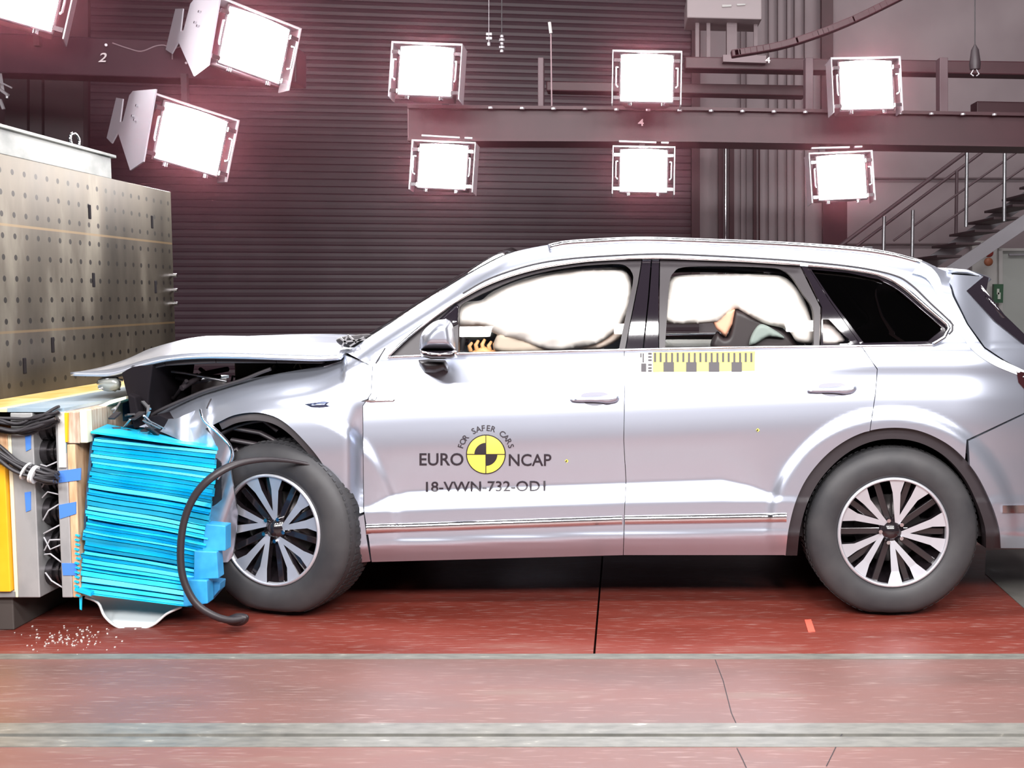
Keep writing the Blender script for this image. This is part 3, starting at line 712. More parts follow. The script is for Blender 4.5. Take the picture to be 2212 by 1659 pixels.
# ---- cabin
mb = MB()
xa = W(1000, 800, 5).x
mb.box((x0 + 0.05, 5.0, 0.34), (x1 + 1.1, 2 * YC - 5.0, 0.42)); mb.build('cabin_floor', BLACKM, car)
mb = MB(); mb.box((x0 - 0.02, 5.02, 0.5), (x0 + 0.35, 2 * YC - 5.02, 1.02)); mb.build('dashboard', LINER, car, 0.05, 4)
def seat(x, y, lab):
    e = empty('seat', (x, y, 0.42)); e.parent = car; e.matrix_parent_inverse = Matrix.Translation(-Vector(car.location))
    SE = mat('seat_cloth', (.035, .03, .032), .8)
    mb = MB(); mb.box((x - .25, y - .24, .45), (x + .25, y + .24, .62)); mb.build('cushion', SE, e, .05, 4)
    mb = MB(); mb.hexa([(x + .16, y - .24, .58), (x + .3, y - .24, .58), (x + .3, y + .24, .58), (x + .16, y + .24, .58), (x + .33, y - .2, 1.17), (x + .44, y - .2, 1.15), (x + .44, y + .2, 1.15), (x + .33, y + .2, 1.17)]); mb.build('backrest', SE, e, .04, 4)
    mb = MB(); mb.box((x + .34, y - .13, 1.2), (x + .45, y + .13, 1.38)); mb.build('headrest', SE, e, .04, 4)
for (x, y) in ((-0.55, 5.4), (-0.55, 6.25)): seat(x, y, '')
for y in (5.4, 5.82, 6.25): seat(0.55, y, '')
# airbags
wrk = lambda x, y: -0.012 * math.exp(-(((y - 640 + (x - 1440) * .1) / 5) ** 2)) * (1 if 1440 < x < 1640 else 0) + 0.012 * math.sin(x * .09 + y * .05) + 0.005 * math.sin(y * .16 - x * .03)
g1 = crom([(986, 662), (1012, 652), (1040, 648), (1062, 631), (1106, 611), (1158, 595), (1213, 585), (1262, 580), (1330, 580), (1357, 592), (1364, 640), (1350, 690), (1322, 722), (1285, 744), (1230, 755), (1185, 756), (1130, 738), (1072, 722), (1040, 704), (986, 704)], 6, True)
pillow('curtain_airbag', g1, 0.13, 0.07, 34, AIRBAG, car, 5, fn=lambda x, y: side(x, y, False), back=0.03, wr=wrk)
g2 = crom([(1438, 640), (1445, 606), (1470, 595), (1560, 592), (1650, 592), (1697, 600), (1732, 638), (1752, 690), (1756, 738), (1722, 738), (1700, 712), (1650, 699), (1608, 676), (1588, 668), (1560, 690), (1540, 697), (1440, 696)], 6, True)
pillow('curtain_airbag', g2, 0.13, 0.06, 30, AIRBAG, car, 5, fn=lambda x, y: side(x, y, False), back=0.03, wr=wrk)
pillow('curtain_airbag', crom([(1766, 680), (1788, 690), (1808, 712), (1824, 738), (1766, 738)], 5, True), 0.10, 0.03, 14, AIRBAG, car, 5, fn=lambda x, y: side(x, y, False))
pillow('side_airbag', crom([(1240, 750), (1290, 738), (1335, 700), (1358, 650), (1364, 665), (1348, 720), (1300, 752)], 5, True), 0.2, 0.05, 12, mat('airbag_peach', (.9, .72, .62), .8), car, 5, fn=lambda x, y: side(x, y, False))
pillow('steering_airbag', crom([(1000, 706), (1020, 698), (1048, 702), (1052, 718), (1045, 732), (1015, 734), (1000, 726)], 4, True), 5.3, 0.08, 12, mat('airbag_grey_green', (.42, .5, .47), .7), car, 4)
mb = MB(); c0 = W(1010, 735, 5.32); mb.tube([c0 + Vector((.06 * math.sin(t) * .5, .17 * math.cos(t), .17 * math.sin(t))) for t in np.linspace(0, 2 * math.pi, 33)], .014, 8); mb.build('steering_wheel', BLACKM, car)
pillow('seat_side_bag', crom([(1074, 722), (1086, 718), (1130, 730), (1180, 752), (1186, 760), (1074, 760)], 5, True), 5.12, 0.05, 10, mat('beige_cloth', (.5, .4, .32), .8), car, 5)
pillow('orange_rest', [(1532, 682), (1545, 672), (1588, 668), (1582, 700), (1568, 728), (1548, 712)], 5.12, 0.03, 6, mat('peach_panel', (.85, .42, .28), .6), car, 4)
pillow('child_seat', crom([(1548, 716), (1570, 728), (1584, 672), (1596, 668), (1640, 686), (1690, 708), (1722, 742), (1722, 760), (1548, 760)], 5, True), 5.16, 0.05, 12, mat('child_seat_shell', (.03, .02, .022), .5), car, 4)
pillow('child_seat_pad', crom([(1618, 745), (1626, 718), (1644, 700), (1672, 712), (1694, 730), (1660, 728), (1634, 742)], 4, True), 5.09, 0.02, 6, mat('pad_grey_green', (.25, .29, .27), .7), car, 4)
mb = MB(); mb.box((W(1438, 700, 5.9).x, 5.3, 0.95), (W(1700, 700, 5.9).x, 6.5, 1.18)); mb.build('rear_bench_top', mat('bench_olive', (.13, .11, .08), .7), car, .03, 3)
# crash-test dummy hand on the wheel
def dummy_hand():
    SK = mat('dummy_vinyl', (.75, .38, .16), .5); b = W(1045, 757, 5.16)
    mb = MB(); mb.tube([b + Vector((-.06, 0, -.02)), b + Vector((0, 0, .0)), b + Vector((.06, 0, -.025))], [.018, .032, .024], 10, flat=.7)
    h = mb.build('dummy_hand', SK, car)
    for i, (dx, L) in enumerate(((-.06, .035), (-.03, .045), (.0, .05), (.03, .04), (.058, .05))):
        mb = MB(); p = b + Vector((dx, -.01, .0)); mb.tube([p, p + Vector((-.004, -.012, L * .6)), p + Vector((.006, .004, L))], [.0105, .0095, .007], 8); mb.build('finger', SK, h)
dummy_hand()

# ---- stickers on the near doors
def decal(name, poly, m, parent, lift=0.002, holes=(), step=6, lab=None):
    o = surf(name, poly, side, m, parent, holes, step=step, off=-lift, rim=0.0008); 
    if lab: o['label'] = lab
    return o
def text_mesh(s):
    cu = bpy.data.curves.new('txt', 'FONT'); cu.body = s; cu.size = 1.0; cu.resolution_u = 4; cu.offset = 0.012
    o = bpy.data.objects.new('txt', cu); COL.objects.link(o)
    dg = bpy.context.evaluated_depsgraph_get(); dg.update()
    me = bpy.data.meshes.new_from_object(o.evaluated_get(dg)); bpy.data.objects.remove(o)
    V = [(v.co.x, v.co.y) for v in me.vertices]; Fc = [tuple(p.vertices) for p in me.polygons]; bpy.data.meshes.remove(me)
    return V, Fc
def bold(V, k=0.0): return V
def lettering(name, s, x0, y0, x1, y1, m, parent, fn, slope=0.0, lift=0.0025):
    V, Fc = text_mesh(s); A = np.array(V); mn, mx = A.min(0), A.max(0)
    vs = []
    for x, y in V:
        u = (x - mn[0]) / (mx[0] - mn[0]); v = (y - mn[1]) / (mx[1] - mn[1])
        px = x0 + (x1 - x0) * u; py = y1 + (y0 - y1) * v + slope * (px - x0)
        vs.append(W(px, py, fn(px, py) - lift))
    mb = MB(); mb.add(vs, Fc); o = mb.build(name, m, parent, recalc=False)
    return o
cxm, cym = 1049.5, 981.5
disc = circ(cxm, cym, 43, 43, 0, 360, 60)[:-1]
decal('round_emblem', disc, DECALY, FD, 0.002, step=6)
ring_in = circ(cxm, cym, 40.6, 40.6, 0, 360, 60)[:-1]
decal('emblem_outline', disc, DECALK, FD, 0.003, [ring_in], step=4)
decal('emblem_quadrant', [(cxm, cym)] + circ(cxm, cym, 25, 25, 90, 180, 14), DECALK, FD, 0.003)
decal('emblem_quadrant', [(cxm, cym)] + circ(cxm, cym, 25, 25, -90, 0, 14), DECALK, FD, 0.003)
decal('emblem_cross', [(cxm - 42, cym - 1), (cxm + 42, cym - 1), (cxm + 42, cym + 1), (cxm - 42, cym + 1)], DECALK, FD, 0.0032, step=4)
decal('emblem_cross', [(cxm - 1, cym - 42), (cxm + 1, cym - 42), (cxm + 1, cym + 42), (cxm - 1, cym + 42)], DECALK, FD, 0.0032, step=4)
lettering('lettering', 'EURO', 906, 979, 1001, 1006, DECALK, FD, side)
lettering('lettering', 'NCAP', 1099, 981, 1191, 1007, DECALK, FD, side)
lettering('lettering', '18-VWN-732-OD1', 920, 1041, 1178, 1063, DECALK, FD, side, slope=-0.008)
mb = MB(); word = 'FOR SAFER CARS'; n = len(word)
for i, chh in enumerate(word):
    if chh == ' ': continue
    V, Fc = text_mesh(chh); A = np.array(V); cxl = (A[:, 0].min() + A[:, 0].max()) / 2
    a = math.radians(162 - (162 - 18) * i / (n - 1)); sc = 17.5
    vs = []
    for x, y in V:
        lx = (x - cxl) * sc; ly = y * sc + 51
        px = cxm + ly * math.cos(a) + lx * math.sin(a); py = cym - (ly * math.sin(a) - lx * math.cos(a))
        vs.append(W(px, py, side(px, py) - 0.0025))
    mb.add(vs, Fc)
mb.build('arched_lettering', DECALK, FD, recalc=False)
# yellow measuring sticker
decal('scale_sticker', [(1410, 761), (1631, 759), (1631, 801), (1410, 804)], DECALY, RD, 0.002, step=8)
decal('scale_sticker_end', [(1379, 762), (1410, 761), (1410, 804), (1381, 804)], DECALW, RD, 0.002, step=8)
mb = MB()
def prect(x0, y0, x1, y1): mb.add([W(x, y, side(x, y) - .0035) for x, y in ((x0, y0), (x1, y0), (x1, y1), (x0, y1))], [(0, 1, 2, 3)])
for k in range(18):
    x = 1412.5 + k * 12.25; prect(x, 762, x + 4.8, 782)
for x in (1433, 1482, 1531, 1580): prect(x, 782, x + 23, 803)
prect(1385, 785, 1396, 803); prect(1388, 763, 1391, 783); prect(1383, 763, 1386, 772)
for y in (762, 769, 776, 786, 793, 799): prect(1400, y, 1408, y + 4)
mb.build('scale_marks', DECALK, RD)
for (x, y) in ((1224, 996), (1637, 929)):
    mb = MB(); mb.add([W(px, py, side(px, py) - .003) for px, py in ((x - 4, y), (x, y - 4), (x + 4, y), (x, y + 4))], [(0, 1, 2, 3)], 0)
    mb.add([W(px, py, side(px, py) - .004) for px, py in ((x - 3, y + 1), (x, y - 3), (x + 1, y), (x - 1, y + 3))], [(0, 1, 2, 3)], 1)
    mb.build('target_dot', [DECALY, DECALK], FD if x < 1349 else RD)
# clear tape wrapped round the tailgate seam
surf('clear_tape', crom([(1990, 566), (2012, 578), (2030, 602), (2040, 640), (2072, 690), (2100, 735), (2140, 765), (2212, 800)], 10) + crom([(2212, 815), (2150, 790), (2105, 760), (2070, 715), (2040, 670), (2022, 632), (2000, 600), (1970, 590)], 10),
     lambda x, y: side(x, y, False) - 0.004 + 0.05 * 0, mat('tape_film', (.72, .8, .84), .25, coat=.6), car, step=7, rim=0.003, both=False)
mb = MB(); mb.box(W(1866, 532, 5.5), W(1880, 540, 5.56)); mb.build('roof_sensor', BLACKM, car, .004)

# =================================================================== BARRIER
YB = 4.66
hb = empty('honeycomb_barrier', W(320, 1300, YB), 'bright blue crushed honeycomb block between the silver car nose and steel wall', 'crash barrier')
def honey():
    TL, TR, BR, BL = (203, 946), (468, 972), (412, 1312), (170, 1282)
    rl = random.Random(11); nv = 260; nu = 30
    xl0 = W(185, 1100, YB).x; xr0 = W(450, 1100, YB).x
    def PXL(x): return x if x < xl0 + .15 else xl0 + .15 + (x - xl0 - .15) * 0.12
    cuts = [0.0]; 
    while cuts[-1] < 1: cuts.append(cuts[-1] + rl.uniform(0.013, 0.036))
    dep = [rl.uniform(-0.004, 0.026) if i % 2 else rl.uniform(-0.03, -0.005) for i in range(len(cuts))]
    deep = {int(len(cuts) * .56): 0.04, int(len(cuts) * .36): 0.02, int(len(cuts) * .78): 0.02}
    for k, v in deep.items(): dep[k] = v
    ph = [rl.uniform(0, 6) for _ in cuts]
    edge = [rl.uniform(-4, 4) for _ in cuts]
    rdep = [rl.uniform(-.008, .008) for _ in cuts]; til = [rl.choice((-.006, .004, -.003, .006)) for _ in cuts]; gr = [rl.choice((.12, .16, .2)) for _ in cuts]
    for k, v in deep.items(): rdep[k] = v * .6; gr[k] = .45
    vs = []; rows = []
    for k in range(1, len(cuts)):
        c0, c1 = cuts[k - 1], min(1.0, cuts[k]); g = gr[k]
        for f in (0.0, g * .5, g, g + .03, (1 + g) / 2, 0.97): rows.append((c0 + (c1 - c0) * f, k, f))
        if c1 >= 1: break
    rows.append((1.0, k, 1.0)); nv = len(rows) - 1
    for (sv, k, f) in rows:
        for i in range(nu + 1):
            u = i / nu
            v = sv + 0.055 * math.sin(math.pi * sv) * (u - .5) + 0.004 * math.sin(math.pi * sv) * math.sin(u * 6 + ph[k] * .3)
            d = rdep[k] + til[k] * (f - .5) * 2 + (0.024 if gr[k] * .25 < f < gr[k] * .9 else 0) + .003 * math.sin(u * 5 + ph[k])
            xl = TL[0] + (BL[0] - TL[0]) * v + edge[k]; xr = TR[0] + (BR[0] - TR[0]) * v + 10 * math.sin(v * math.pi) + edge[k]
            yt = TL[1] + (TR[1] - TL[1]) * u; yb = BL[1] + (BR[1] - BL[1]) * u
            vs.append(W(xl + (xr - xl) * u, yt + (yb - yt) * v, YB + d))
    m = nu + 1; fs = [(j * m + i, j * m + i + 1, (j + 1) * m + i + 1, (j + 1) * m + i) for j in range(nv) for i in range(nu)]
    ring = [j * m for j in range(nv + 1)] + [nv * m + i for i in range(1, m)] + [j * m + nu for j in range(nv - 1, -1, -1)] + [i for i in range(nu - 1, 0, -1)]
    mb = MB(); mb.add(vs, fs, 0, False)
    n = len(ring); a = [vs[i] for i in ring]; b = [Vector((PXL(p.x), YB + 1.0, p.z - .03)) for p in a]
    mb.add(a + b, [(i, (i + 1) % n, (i + 1) % n + n, i + n) for i in range(n)], 0); mb.add(b, [tuple(range(n))], 0)
    mb.build('honeycomb_core', BLUEH, hb, recalc=True)
honey()
mb = MB(); a = [W(192, 934, 4.66), W(300, 938, 4.63), W(470, 963, 4.66), W(468, 972, 4.66), W(300, 960, 4.64), W(205, 944, 4.67)]
top_ = [W(196, 932, 4.67), W(232, 916, 4.9), W(330, 934, 4.95), W(470, 963, 4.95), W(471, 969, 4.66), W(330, 950, 4.62)]
mb.add(top_ + [p - Vector((0, 0, .008)) for p in top_], [tuple(range(6)), tuple(range(11, 5, -1))] + [(i, i + 6, (i + 1) % 6 + 6, (i + 1) % 6) for i in range(6)])
mb.build('top_sheet', BLUEH, hb)
mb = MB()
for (x0, y0, x1, y1) in ((436, 1132, 487, 1190),): mb.pprism([(x0 + 8, y0), (x1, y0 + 4), (x1, y1), (x0, y1 + 2)], 4.66, .07)
mb.build('bumper_block', BLUED, hb, .004)
mb = MB(); mb.pprism([(419, 1190), (468, 1192), (472, 1250), (418, 1252)], 4.64, .07); mb.build('bumper_block', BLUED, hb, .004)
mb = MB(); mb.pprism([(395, 1252), (447, 1254), (449, 1304), (396, 1311)], 4.62, .07); mb.build('bumper_block', BLUED, hb, .004)
mb = MB(); mb.pprism([(447, 1254), (476, 1258), (474, 1275), (449, 1304)], 4.7, .07); mb.build('bumper_block_end', mat('blue_dull', (.03, .2, .42), .5), hb, .004)
mb = MB()   # perforated strip and bolt row at the left edge
for k in range(14):
    x = 168 + rnd.uniform(-2, 2); y = 1155 + k * 10; mb.bar(W(x - 5, y, 4.64), W(x + 4, y + 3, 4.64), .01, .006)
mb.pprism([(162, 1270), (196, 1280), (196, 1288), (160, 1276)], 4.63, .3); mb.pprism([(171, 1286), (177, 1286), (176, 1318), (172, 1316)], 4.66, .005)
mb.build('torn_foil', BLUEH, hb)
mb = MB(); a = W(206, 940, 4.70); mb.hexa([W(196, 940, 4.70), W(203, 940, 4.70), W(172, 1284, 4.70), W(168, 1284, 4.70)] + [p + Vector((0, .9, 0)) for p in (W(196, 940, 4.70), W(203, 940, 4.70), W(172, 1284, 4.70), W(168, 1284, 4.70))])
mb.build('backing_sheet', mat('dark_blue_sheet', (.03, .08, .14), .5), hb)
# blue/steel upper rear plates of the honeycomb
mb = MB(); mb.hexa([W(195, 902, 4.85), W(278, 866, 5.1), W(280, 905, 5.1), W(196, 935, 4.85)] + [p + Vector((.01, .12, .0)) for p in (W(195, 902, 4.85), W(278, 866, 5.1), W(280, 905, 5.1), W(196, 935, 4.85))])
mb.build('rear_plate', mat('steel_blue_plate', (.05, .16, .26), .35, .5), hb, .003)

# white undertray hanging below
sh = empty('torn_panel', W(290, 1355, 4.9), 'white curved plastic panel hanging low under the blue block', 'panel')
surf('panel_skin', crom([(180, 1286), (212, 1300), (226, 1330), (252, 1352), (290, 1361), (330, 1350), (360, 1325), (392, 1310), (400, 1300)], 7) + [(400, 1290), (300, 1280)],
     lambda x, y: 4.72 + 0.10 * (1 - sst(1290, 1362, y)) * 1.6, mat('white_plastic', (.62, .66, .66), .4), sh, step=6, both=True, rim=0.012)
mb = MB(); mb.tube([W(x, y, 4.715) for x, y in crom([(184, 1290), (212, 1302), (226, 1331), (252, 1353), (290, 1361), (330, 1350), (360, 1326), (392, 1311)], 7)], 0.006, 6); mb.build('panel_lip', mat('lip_white', (.7, .72, .72), .4), sh)

# =================================================================== LOAD-CELL WALL
lw = empty('load_cell_wall', W(100, 1330, 4.7), 'grey steel load cell wall with blue tape strips left of the blue block', 'test rig')
YL = 4.65; ZT = W(145, 887, YL).z; ZB = W(145, 1291, YL).z
def X(px, Y=YL): return (px - CX) / (F * math.cos(TH)) * Y * 1.0
def lbox(name, x0, x1, z0, z1, m, ya=YL, yb=YL + 1.9, par=lw, bev=0.004, lab=None):
    mb = MB(); mb.box((x0, ya, z0), (x1, yb, z1)); o = mb.build(name, m, par, bev)
    if lab: o['label'] = lab
    return o
def PX(px, py=1090, Y=YL): return W(px, py, Y).x
def PZ(py, Y=YL): return W(500, py, Y).z
lbox('rear_plate', PX(30), PX(78), ZB, PZ(892), ALU)
lbox('rear_plate_edge', PX(22), PX(30.5), ZB, PZ(940), CREAM, yb=YL + .06)
lbox('front_plate', PX(126), PX(149), ZB, PZ(888), ALU)
lbox('timber_facing', PX(149.5), PX(167), ZB, PZ(960), WOOD)
lbox('timber_facing', PX(146), PX(178), PZ(958), PZ(890), WOODG, yb=YL + .5)
lbox('cream_edge', PX(178.5), PX(194), PZ(957), PZ(886), CREAM, yb=YL + .05)
lbox('grey_backing', XF + .004, PX(27), ZB, PZ(1276), ALU, yb=YL + .6)
# load cells: paired dark flanged cylinders between the plates
for i, pz in enumerate((930, 982, 1042, 1112, 1182, 1246)):
    for j in range(5):
        y = YL + 0.10 + j * 0.38; z = PZ(pz); x0, x1 = PX(78), PX(126)
        mb = MB(); mb.cyl((x0, y, z), (x0 + .03, y, z), .058, 20); mb.cyl((x0 + .03, y, z), (x1 - .03, y, z), .04, 20); mb.cyl((x1 - .03, y, z), (x1, y, z), .055, 20); mb.cyl((x0 + .045, y, z), (x0 + .055, y, z), .052, 20)
        mb.build('load_cell', mat('cell_steel', (.06, .055, .06), .22, .8), lw)
mb = MB()
for k in range(9):
    z = PZ(rnd.uniform(960, 1250)); p = Vector((PX(84), YL + .03, z)); q = Vector((PX(122), YL + .02, z + rnd.uniform(-.08, .08)))
    mb.tube([p, p.lerp(q, .5) + Vector((0, -.02, rnd.uniform(-.05, .03))), q], .0035, 6)
mb.build('signal_wire', mat('wire_grey', (.4, .4, .42), .5), lw)
# blue tape strips
for (pts) in ([(126, 1018), (175, 1011), (174, 1037), (127, 1043)], [(127, 1091), (164, 1084), (164, 1110), (129, 1121)], [(133, 1217), (166, 1217), (166, 1243), (136, 1243)]):
    mb = MB(); mb.pprism(pts, YL - .004, .004); mb.build('tape_strip', TAPEB, lw)
for (pts) in ([(54, 942), (66, 940), (66, 970), (56, 975)], [(53, 1064), (66, 1062), (66, 1102), (56, 1106)]):
    mb = MB(); mb.pprism(pts, YL - .004, .004); mb.build('tape_patch', TAPEB, lw)
mb = MB(); mb.pprism([(128, 955), (143, 955), (143, 980), (130, 980)], YL - .006, .004); mb.build('tape_patch', mat('teal_tape', (.03, .25, .33), .5), lw)
mb = MB(); mb.pprism([(139, 892), (146, 892), (145, 955), (141, 955)], YL - .012, .012); mb.build('yellow_strip', YELL, lw)
mb = MB(); mb.pprism([(124, 890), (127, 1010), (143, 1010), (141, 890)], YL - .008, .008); mb.build('white_sleeve', mat('sleeve', (.5, .5, .48), .6), lw)
# top covers: plywood yellow strip then pale sheet
def lid(name, px0, px1, m, zo=0.0, ya=YL - .02, yb=YL + 1.9):
    mb = MB(); mb.box((PX(px0), ya, ZT - .004 + zo), (PX(px1), yb, ZT + .008 + zo)); return mb.build(name, m, lw)
xw = XF + .004
mb = MB(); mb.box((xw, YL, ZT - .006), (PX(-10) , YL + 1.95, ZT + .006)); mb.build('top_board', noisy('mustard_board', (.5, .3, .05), (.66, .5, .22), 6, .6), lw)
mb = MB(); mb.box((PX(-10) + .001, YL, ZT - .006), (PX(24), YL + 1.95, ZT + .006)); mb.build('top_board', mat('plywood_top', (.75, .6, .35), .6), lw)
mb = MB(); mb.box((PX(24) + .001, YL, ZT - .006), (PX(147), YL + 1.95, ZT + .01)); mb.build('top_sheet', noisy('pale_blue_sheet', (.3, .42, .52), (.5, .6, .66), 5, .35, .3), lw)
mb = MB(); mb.pprism([(196, 884), (240, 864), (272, 856), (272, 862), (236, 874), (196, 896)], 4.9, .5); mb.build('top_edge_strip', CREAM, lw)
# plinth leg and yellow front panel
mb = MB(); lo = FL(-40, 1372); hi = FL(32, 1360); mb.box((PX(-150), YL + .03, 0.001), (PX(10), YL + 1.7, ZB)); mb.build('plinth', mat('plinth_dark', (.06, .05, .045), .6), lw, .005)
mb = MB(); mb.box((PX(40), YL + .6, 0.0), (PX(160), YL + 1.8, ZB)); mb.build('plinth', BLACKM, lw, .005)
yb = lbox('yellow_panel', XF + .004, PX(20), PZ(1276), PZ(1003), YELL, YL - .02, YL + .5); yb['label'] = 'bright yellow panel'
lbox('timber_block', XF + .004, PX(22), PZ(1001), PZ(938), WOOD, YL + .0, YL + .5)
# cable bundles
def bundle(name, path, n, r, lab, sp=.012, ties=()):
    e = empty(name, path[0], lab, 'cable', 'cable bundles on the load cell wall')
    rr_ = random.Random(len(path) + n)
    P = [np.array(p) for p in path]
    for k in range(n):
        o1 = Vector((0, rr_.uniform(-sp, sp), rr_.uniform(-sp, sp)))
        pts = [Vector(p) + o1 * (1 + .3 * math.sin(i * .35 + k)) for i, p in enumerate(crom3(path))]
        mb = MB(); mb.tube(pts, r, 6); mb.build('cable', CABLE, e)
    for t in ties:
        c = crom3(path); i = int(t * (len(c) - 1)); d = (c[min(i + 1, len(c) - 1)] - c[i - 1]).normalized()
        mb = MB(); mb.tube([c[i] - d * .004, c[i] + d * .004], sp + r * 1.6, 12); mb.build('cable_tie', mat('tie_white', (.8, .8, .8), .4), e)
    return e
def crom3(P, L=6):
    P = [Vector(p) for p in P]; out = []; n = len(P)
    for i in range(n - 1):
        p0 = P[max(0, i - 1)]; p1 = P[i]; p2 = P[i + 1]; p3 = P[min(n - 1, i + 2)]
        for k in range(L):
            t = k / L; out.append(0.5 * ((2 * p1) + (-p0 + p2) * t + (2 * p0 - 5 * p1 + 4 * p2 - p3) * t * t + (-p0 + 3 * p1 - 3 * p2 + p3) * t ** 3))
    out.append(P[-1]); return out
YK = YL - .045
bundle('cable_bundle', [W(x, y, YK) for x, y in ((-60, 905), (0, 918), (40, 925), (70, 915), (100, 905), (122, 898))], 9, .007, 'upper bundle of black cables sagging across the grey steel plate', .028)
bundle('cable_bundle', [W(x, y, YK) for x, y in ((-60, 945), (0, 982), (40, 1008), (72, 1024), (100, 1030), (124, 1030))], 10, .008, 'lower bundle of black cables tied with white ties above the yellow panel', .026, (.52, .6, .66))

# =================================================================== STEEL BLOCK WITH HOLES
XF = -2.88; YFAR = abs(XF) * 2425.0 / 981; ZTOP = W(369, 415, YFAR).z
def block_mat():
    m = noisy('drilled_steel', (0.036, 0.029, 0.021), (0.082, 0.069, 0.052), 2.0, 0.42, 0.8, (1, 1.6, .5), c3=(0.16, 0.142, 0.112), rr=.12, hi=.6, detail=10)
    N, L, b = nodes(m); src = b.inputs['Base Color'].links[0].from_socket
    tc = N.new('ShaderNodeTexCoord'); sp = N.new('ShaderNodeSeparateXYZ'); L.new(tc.outputs['Object'], sp.inputs[0])
    def math_(op, a, b_=None):
        n = N.new('ShaderNodeMath'); n.operation = op
        for i, v in enumerate((a, b_)):
            if v is None: continue
            if isinstance(v, (int, float)): n.inputs[i].default_value = v
            else: L.new(v, n.inputs[i])
        return n.outputs[0]
    ya = math_('DIVIDE', math_('SUBTRACT', sp.outputs['Y'], YFAR - 0.05), 0.105); za = math_('DIVIDE', math_('SUBTRACT', sp.outputs['Z'], ZTOP - 0.075), 0.1)
    fy = math_('MULTIPLY', math_('SUBTRACT', ya, math_('ROUND', ya)), 0.105); fz = math_('MULTIPLY', math_('SUBTRACT', za, math_('ROUND', za)), 0.1)
    r = math_('SQRT', math_('ADD', math_('MULTIPLY', fy, fy), math_('MULTIPLY', fz, fz)))
    hole = math_('LESS_THAN', r, 0.0138)
    mx = N.new('ShaderNodeMix'); mx.data_type = 'RGBA'; L.new(hole, mx.inputs['Factor']); L.new(src, mx.inputs['A']); mx.inputs['B'].default_value = (.015, .012, .01, 1)
    # weld seams, warmer lines every 0.5 m
    zs = math_('DIVIDE', math_('SUBTRACT', sp.outputs['Z'], ZTOP - 0.325), 0.5); fs = math_('ABSOLUTE', math_('MULTIPLY', math_('SUBTRACT', zs, math_('ROUND', zs)), 0.5))
    sm = math_('LESS_THAN', fs, 0.006)
    mx2 = N.new('ShaderNodeMix'); mx2.data_type = 'RGBA'; L.new(math_('MULTIPLY', sm, 0.6), mx2.inputs['Factor']); L.new(mx.outputs['Result'], mx2.inputs['A']); mx2.inputs['B'].default_value = (.2, .13, .06, 1)
    L.new(mx2.outputs['Result'], b.inputs['Base Color'])
    return m
bl = empty('crash_block', (XF - 1, 5.5, 0), 'huge rusty brown steel block drilled with rows of holes behind the yellow panel', 'steel block')
mb = MB(); mb.box((XF - 2.2, 3.0, 0.0), (XF, YFAR, ZTOP)); mb.build('drilled_face', block_mat(), bl, .003)
yc = abs(XF) * F * math.cos(TH) / (1350 - 262)
mb = MB(); mb.box((XF - .5, 3.0, ZTOP + .001), (XF - .012, yc, ZTOP + .135)); mb.box((XF - .5, 3.0, ZTOP + .118), (XF + .01, yc + .02, ZTOP + .135))
mb.build('cap_beam', noisy('cap_paint', (.07, .078, .074), (.26, .27, .25), 2.5, .5, .1, (1, .6, 1), lo=.4, hi=.55), bl, .003)
for (px, py) in ((210, 458), (342, 480), (213, 605), (58, 790), (120, 745), (345, 620)):
    c = None
    Y = abs(XF) * F * math.cos(TH) / (1350 - px); p = W(px, py, Y)
    mb = MB(); mb.box((XF - .01, Y - .03, p.z - .04), (XF + .003, Y + .005, p.z + .04)); mb.build('slot', mat('engine_black', (.008, .006, .008), .8, spec=.12), bl, .006)
for z in (595, 627, 656):
    p = W(371, z, YFAR - .02); mb = MB(); mb.cyl((XF, YFAR - .03, p.z), (XF + .035, YFAR - .03, p.z), .012, 8); mb.build('bolt', CHROME, bl)
s_ = W(212, 330, 6.1)
sk = empty('lifting_shackle', (XF - .15, 6.1, ZTOP + .135), 'small bright steel shackle lying on top of the drilled steel block', 'shackle')
mb = MB(); c = Vector((XF - .1, 6.1, ZTOP + .15)); mb.tube([c + Vector((0, .05 * math.cos(t), .035 + .035 * math.sin(t))) for t in np.linspace(-.6, 3.8, 14)], .008, 8); mb.build('bow', CHROME, sk)
mb = MB(); mb.cyl(c + Vector((0, -.22, 0.004)), c + Vector((0, .07, 0.004)), .012, 10); mb.build('pin', CHROME, sk)

# =================================================================== HALL
def struct(name, mb, m, bevel=0): return tag(mb.build(name, m, None, bevel), kind='structure')
# floors
def floor_mat(name, a, b_, c3, rough, scl):
    m = noisy(name, a, b_, scl, rough, 0, (0.35, 1.6, 1), c3=c3, rr=.14, detail=10, lo=.3, hi=.62)
    N, L, b = nodes(m); src = b.inputs['Base Color'].links[0].from_socket
    tc = N.new('ShaderNodeTexCoord'); mp = N.new('ShaderNodeMapping'); mp.inputs['Scale'].default_value = (3, 26, 1)
    mp.inputs['Rotation'].default_value = (0, 0, .12)
    nz = N.new('ShaderNodeTexNoise'); nz.inputs['Scale'].default_value = 3; nz.inputs['Detail'].default_value = 9
    L.new(tc.outputs['Object'], mp.inputs[0]); L.new(mp.outputs[0], nz.inputs[0])
    cr = N.new('ShaderNodeValToRGB'); cr.color_ramp.elements[0].position = .56; cr.color_ramp.elements[1].position = .75; cr.color_ramp.elements[1].color = (.45, .45, .45, 1)
    mx = N.new('ShaderNodeMix'); mx.data_type = 'RGBA'; L.new(nz.outputs['Fac'], cr.inputs[0]); L.new(cr.outputs[0], mx.inputs['Factor']); L.new(src, mx.inputs['A']); mx.inputs['B'].default_value = (.4, .3, .27, 1)
    L.new(mx.outputs['Result'], b.inputs['Base Color'])
    return m
REDF = floor_mat('red_floor', (.135, .023, .015), (.185, .036, .025), (.20, .075, .058), .42, 2.2)
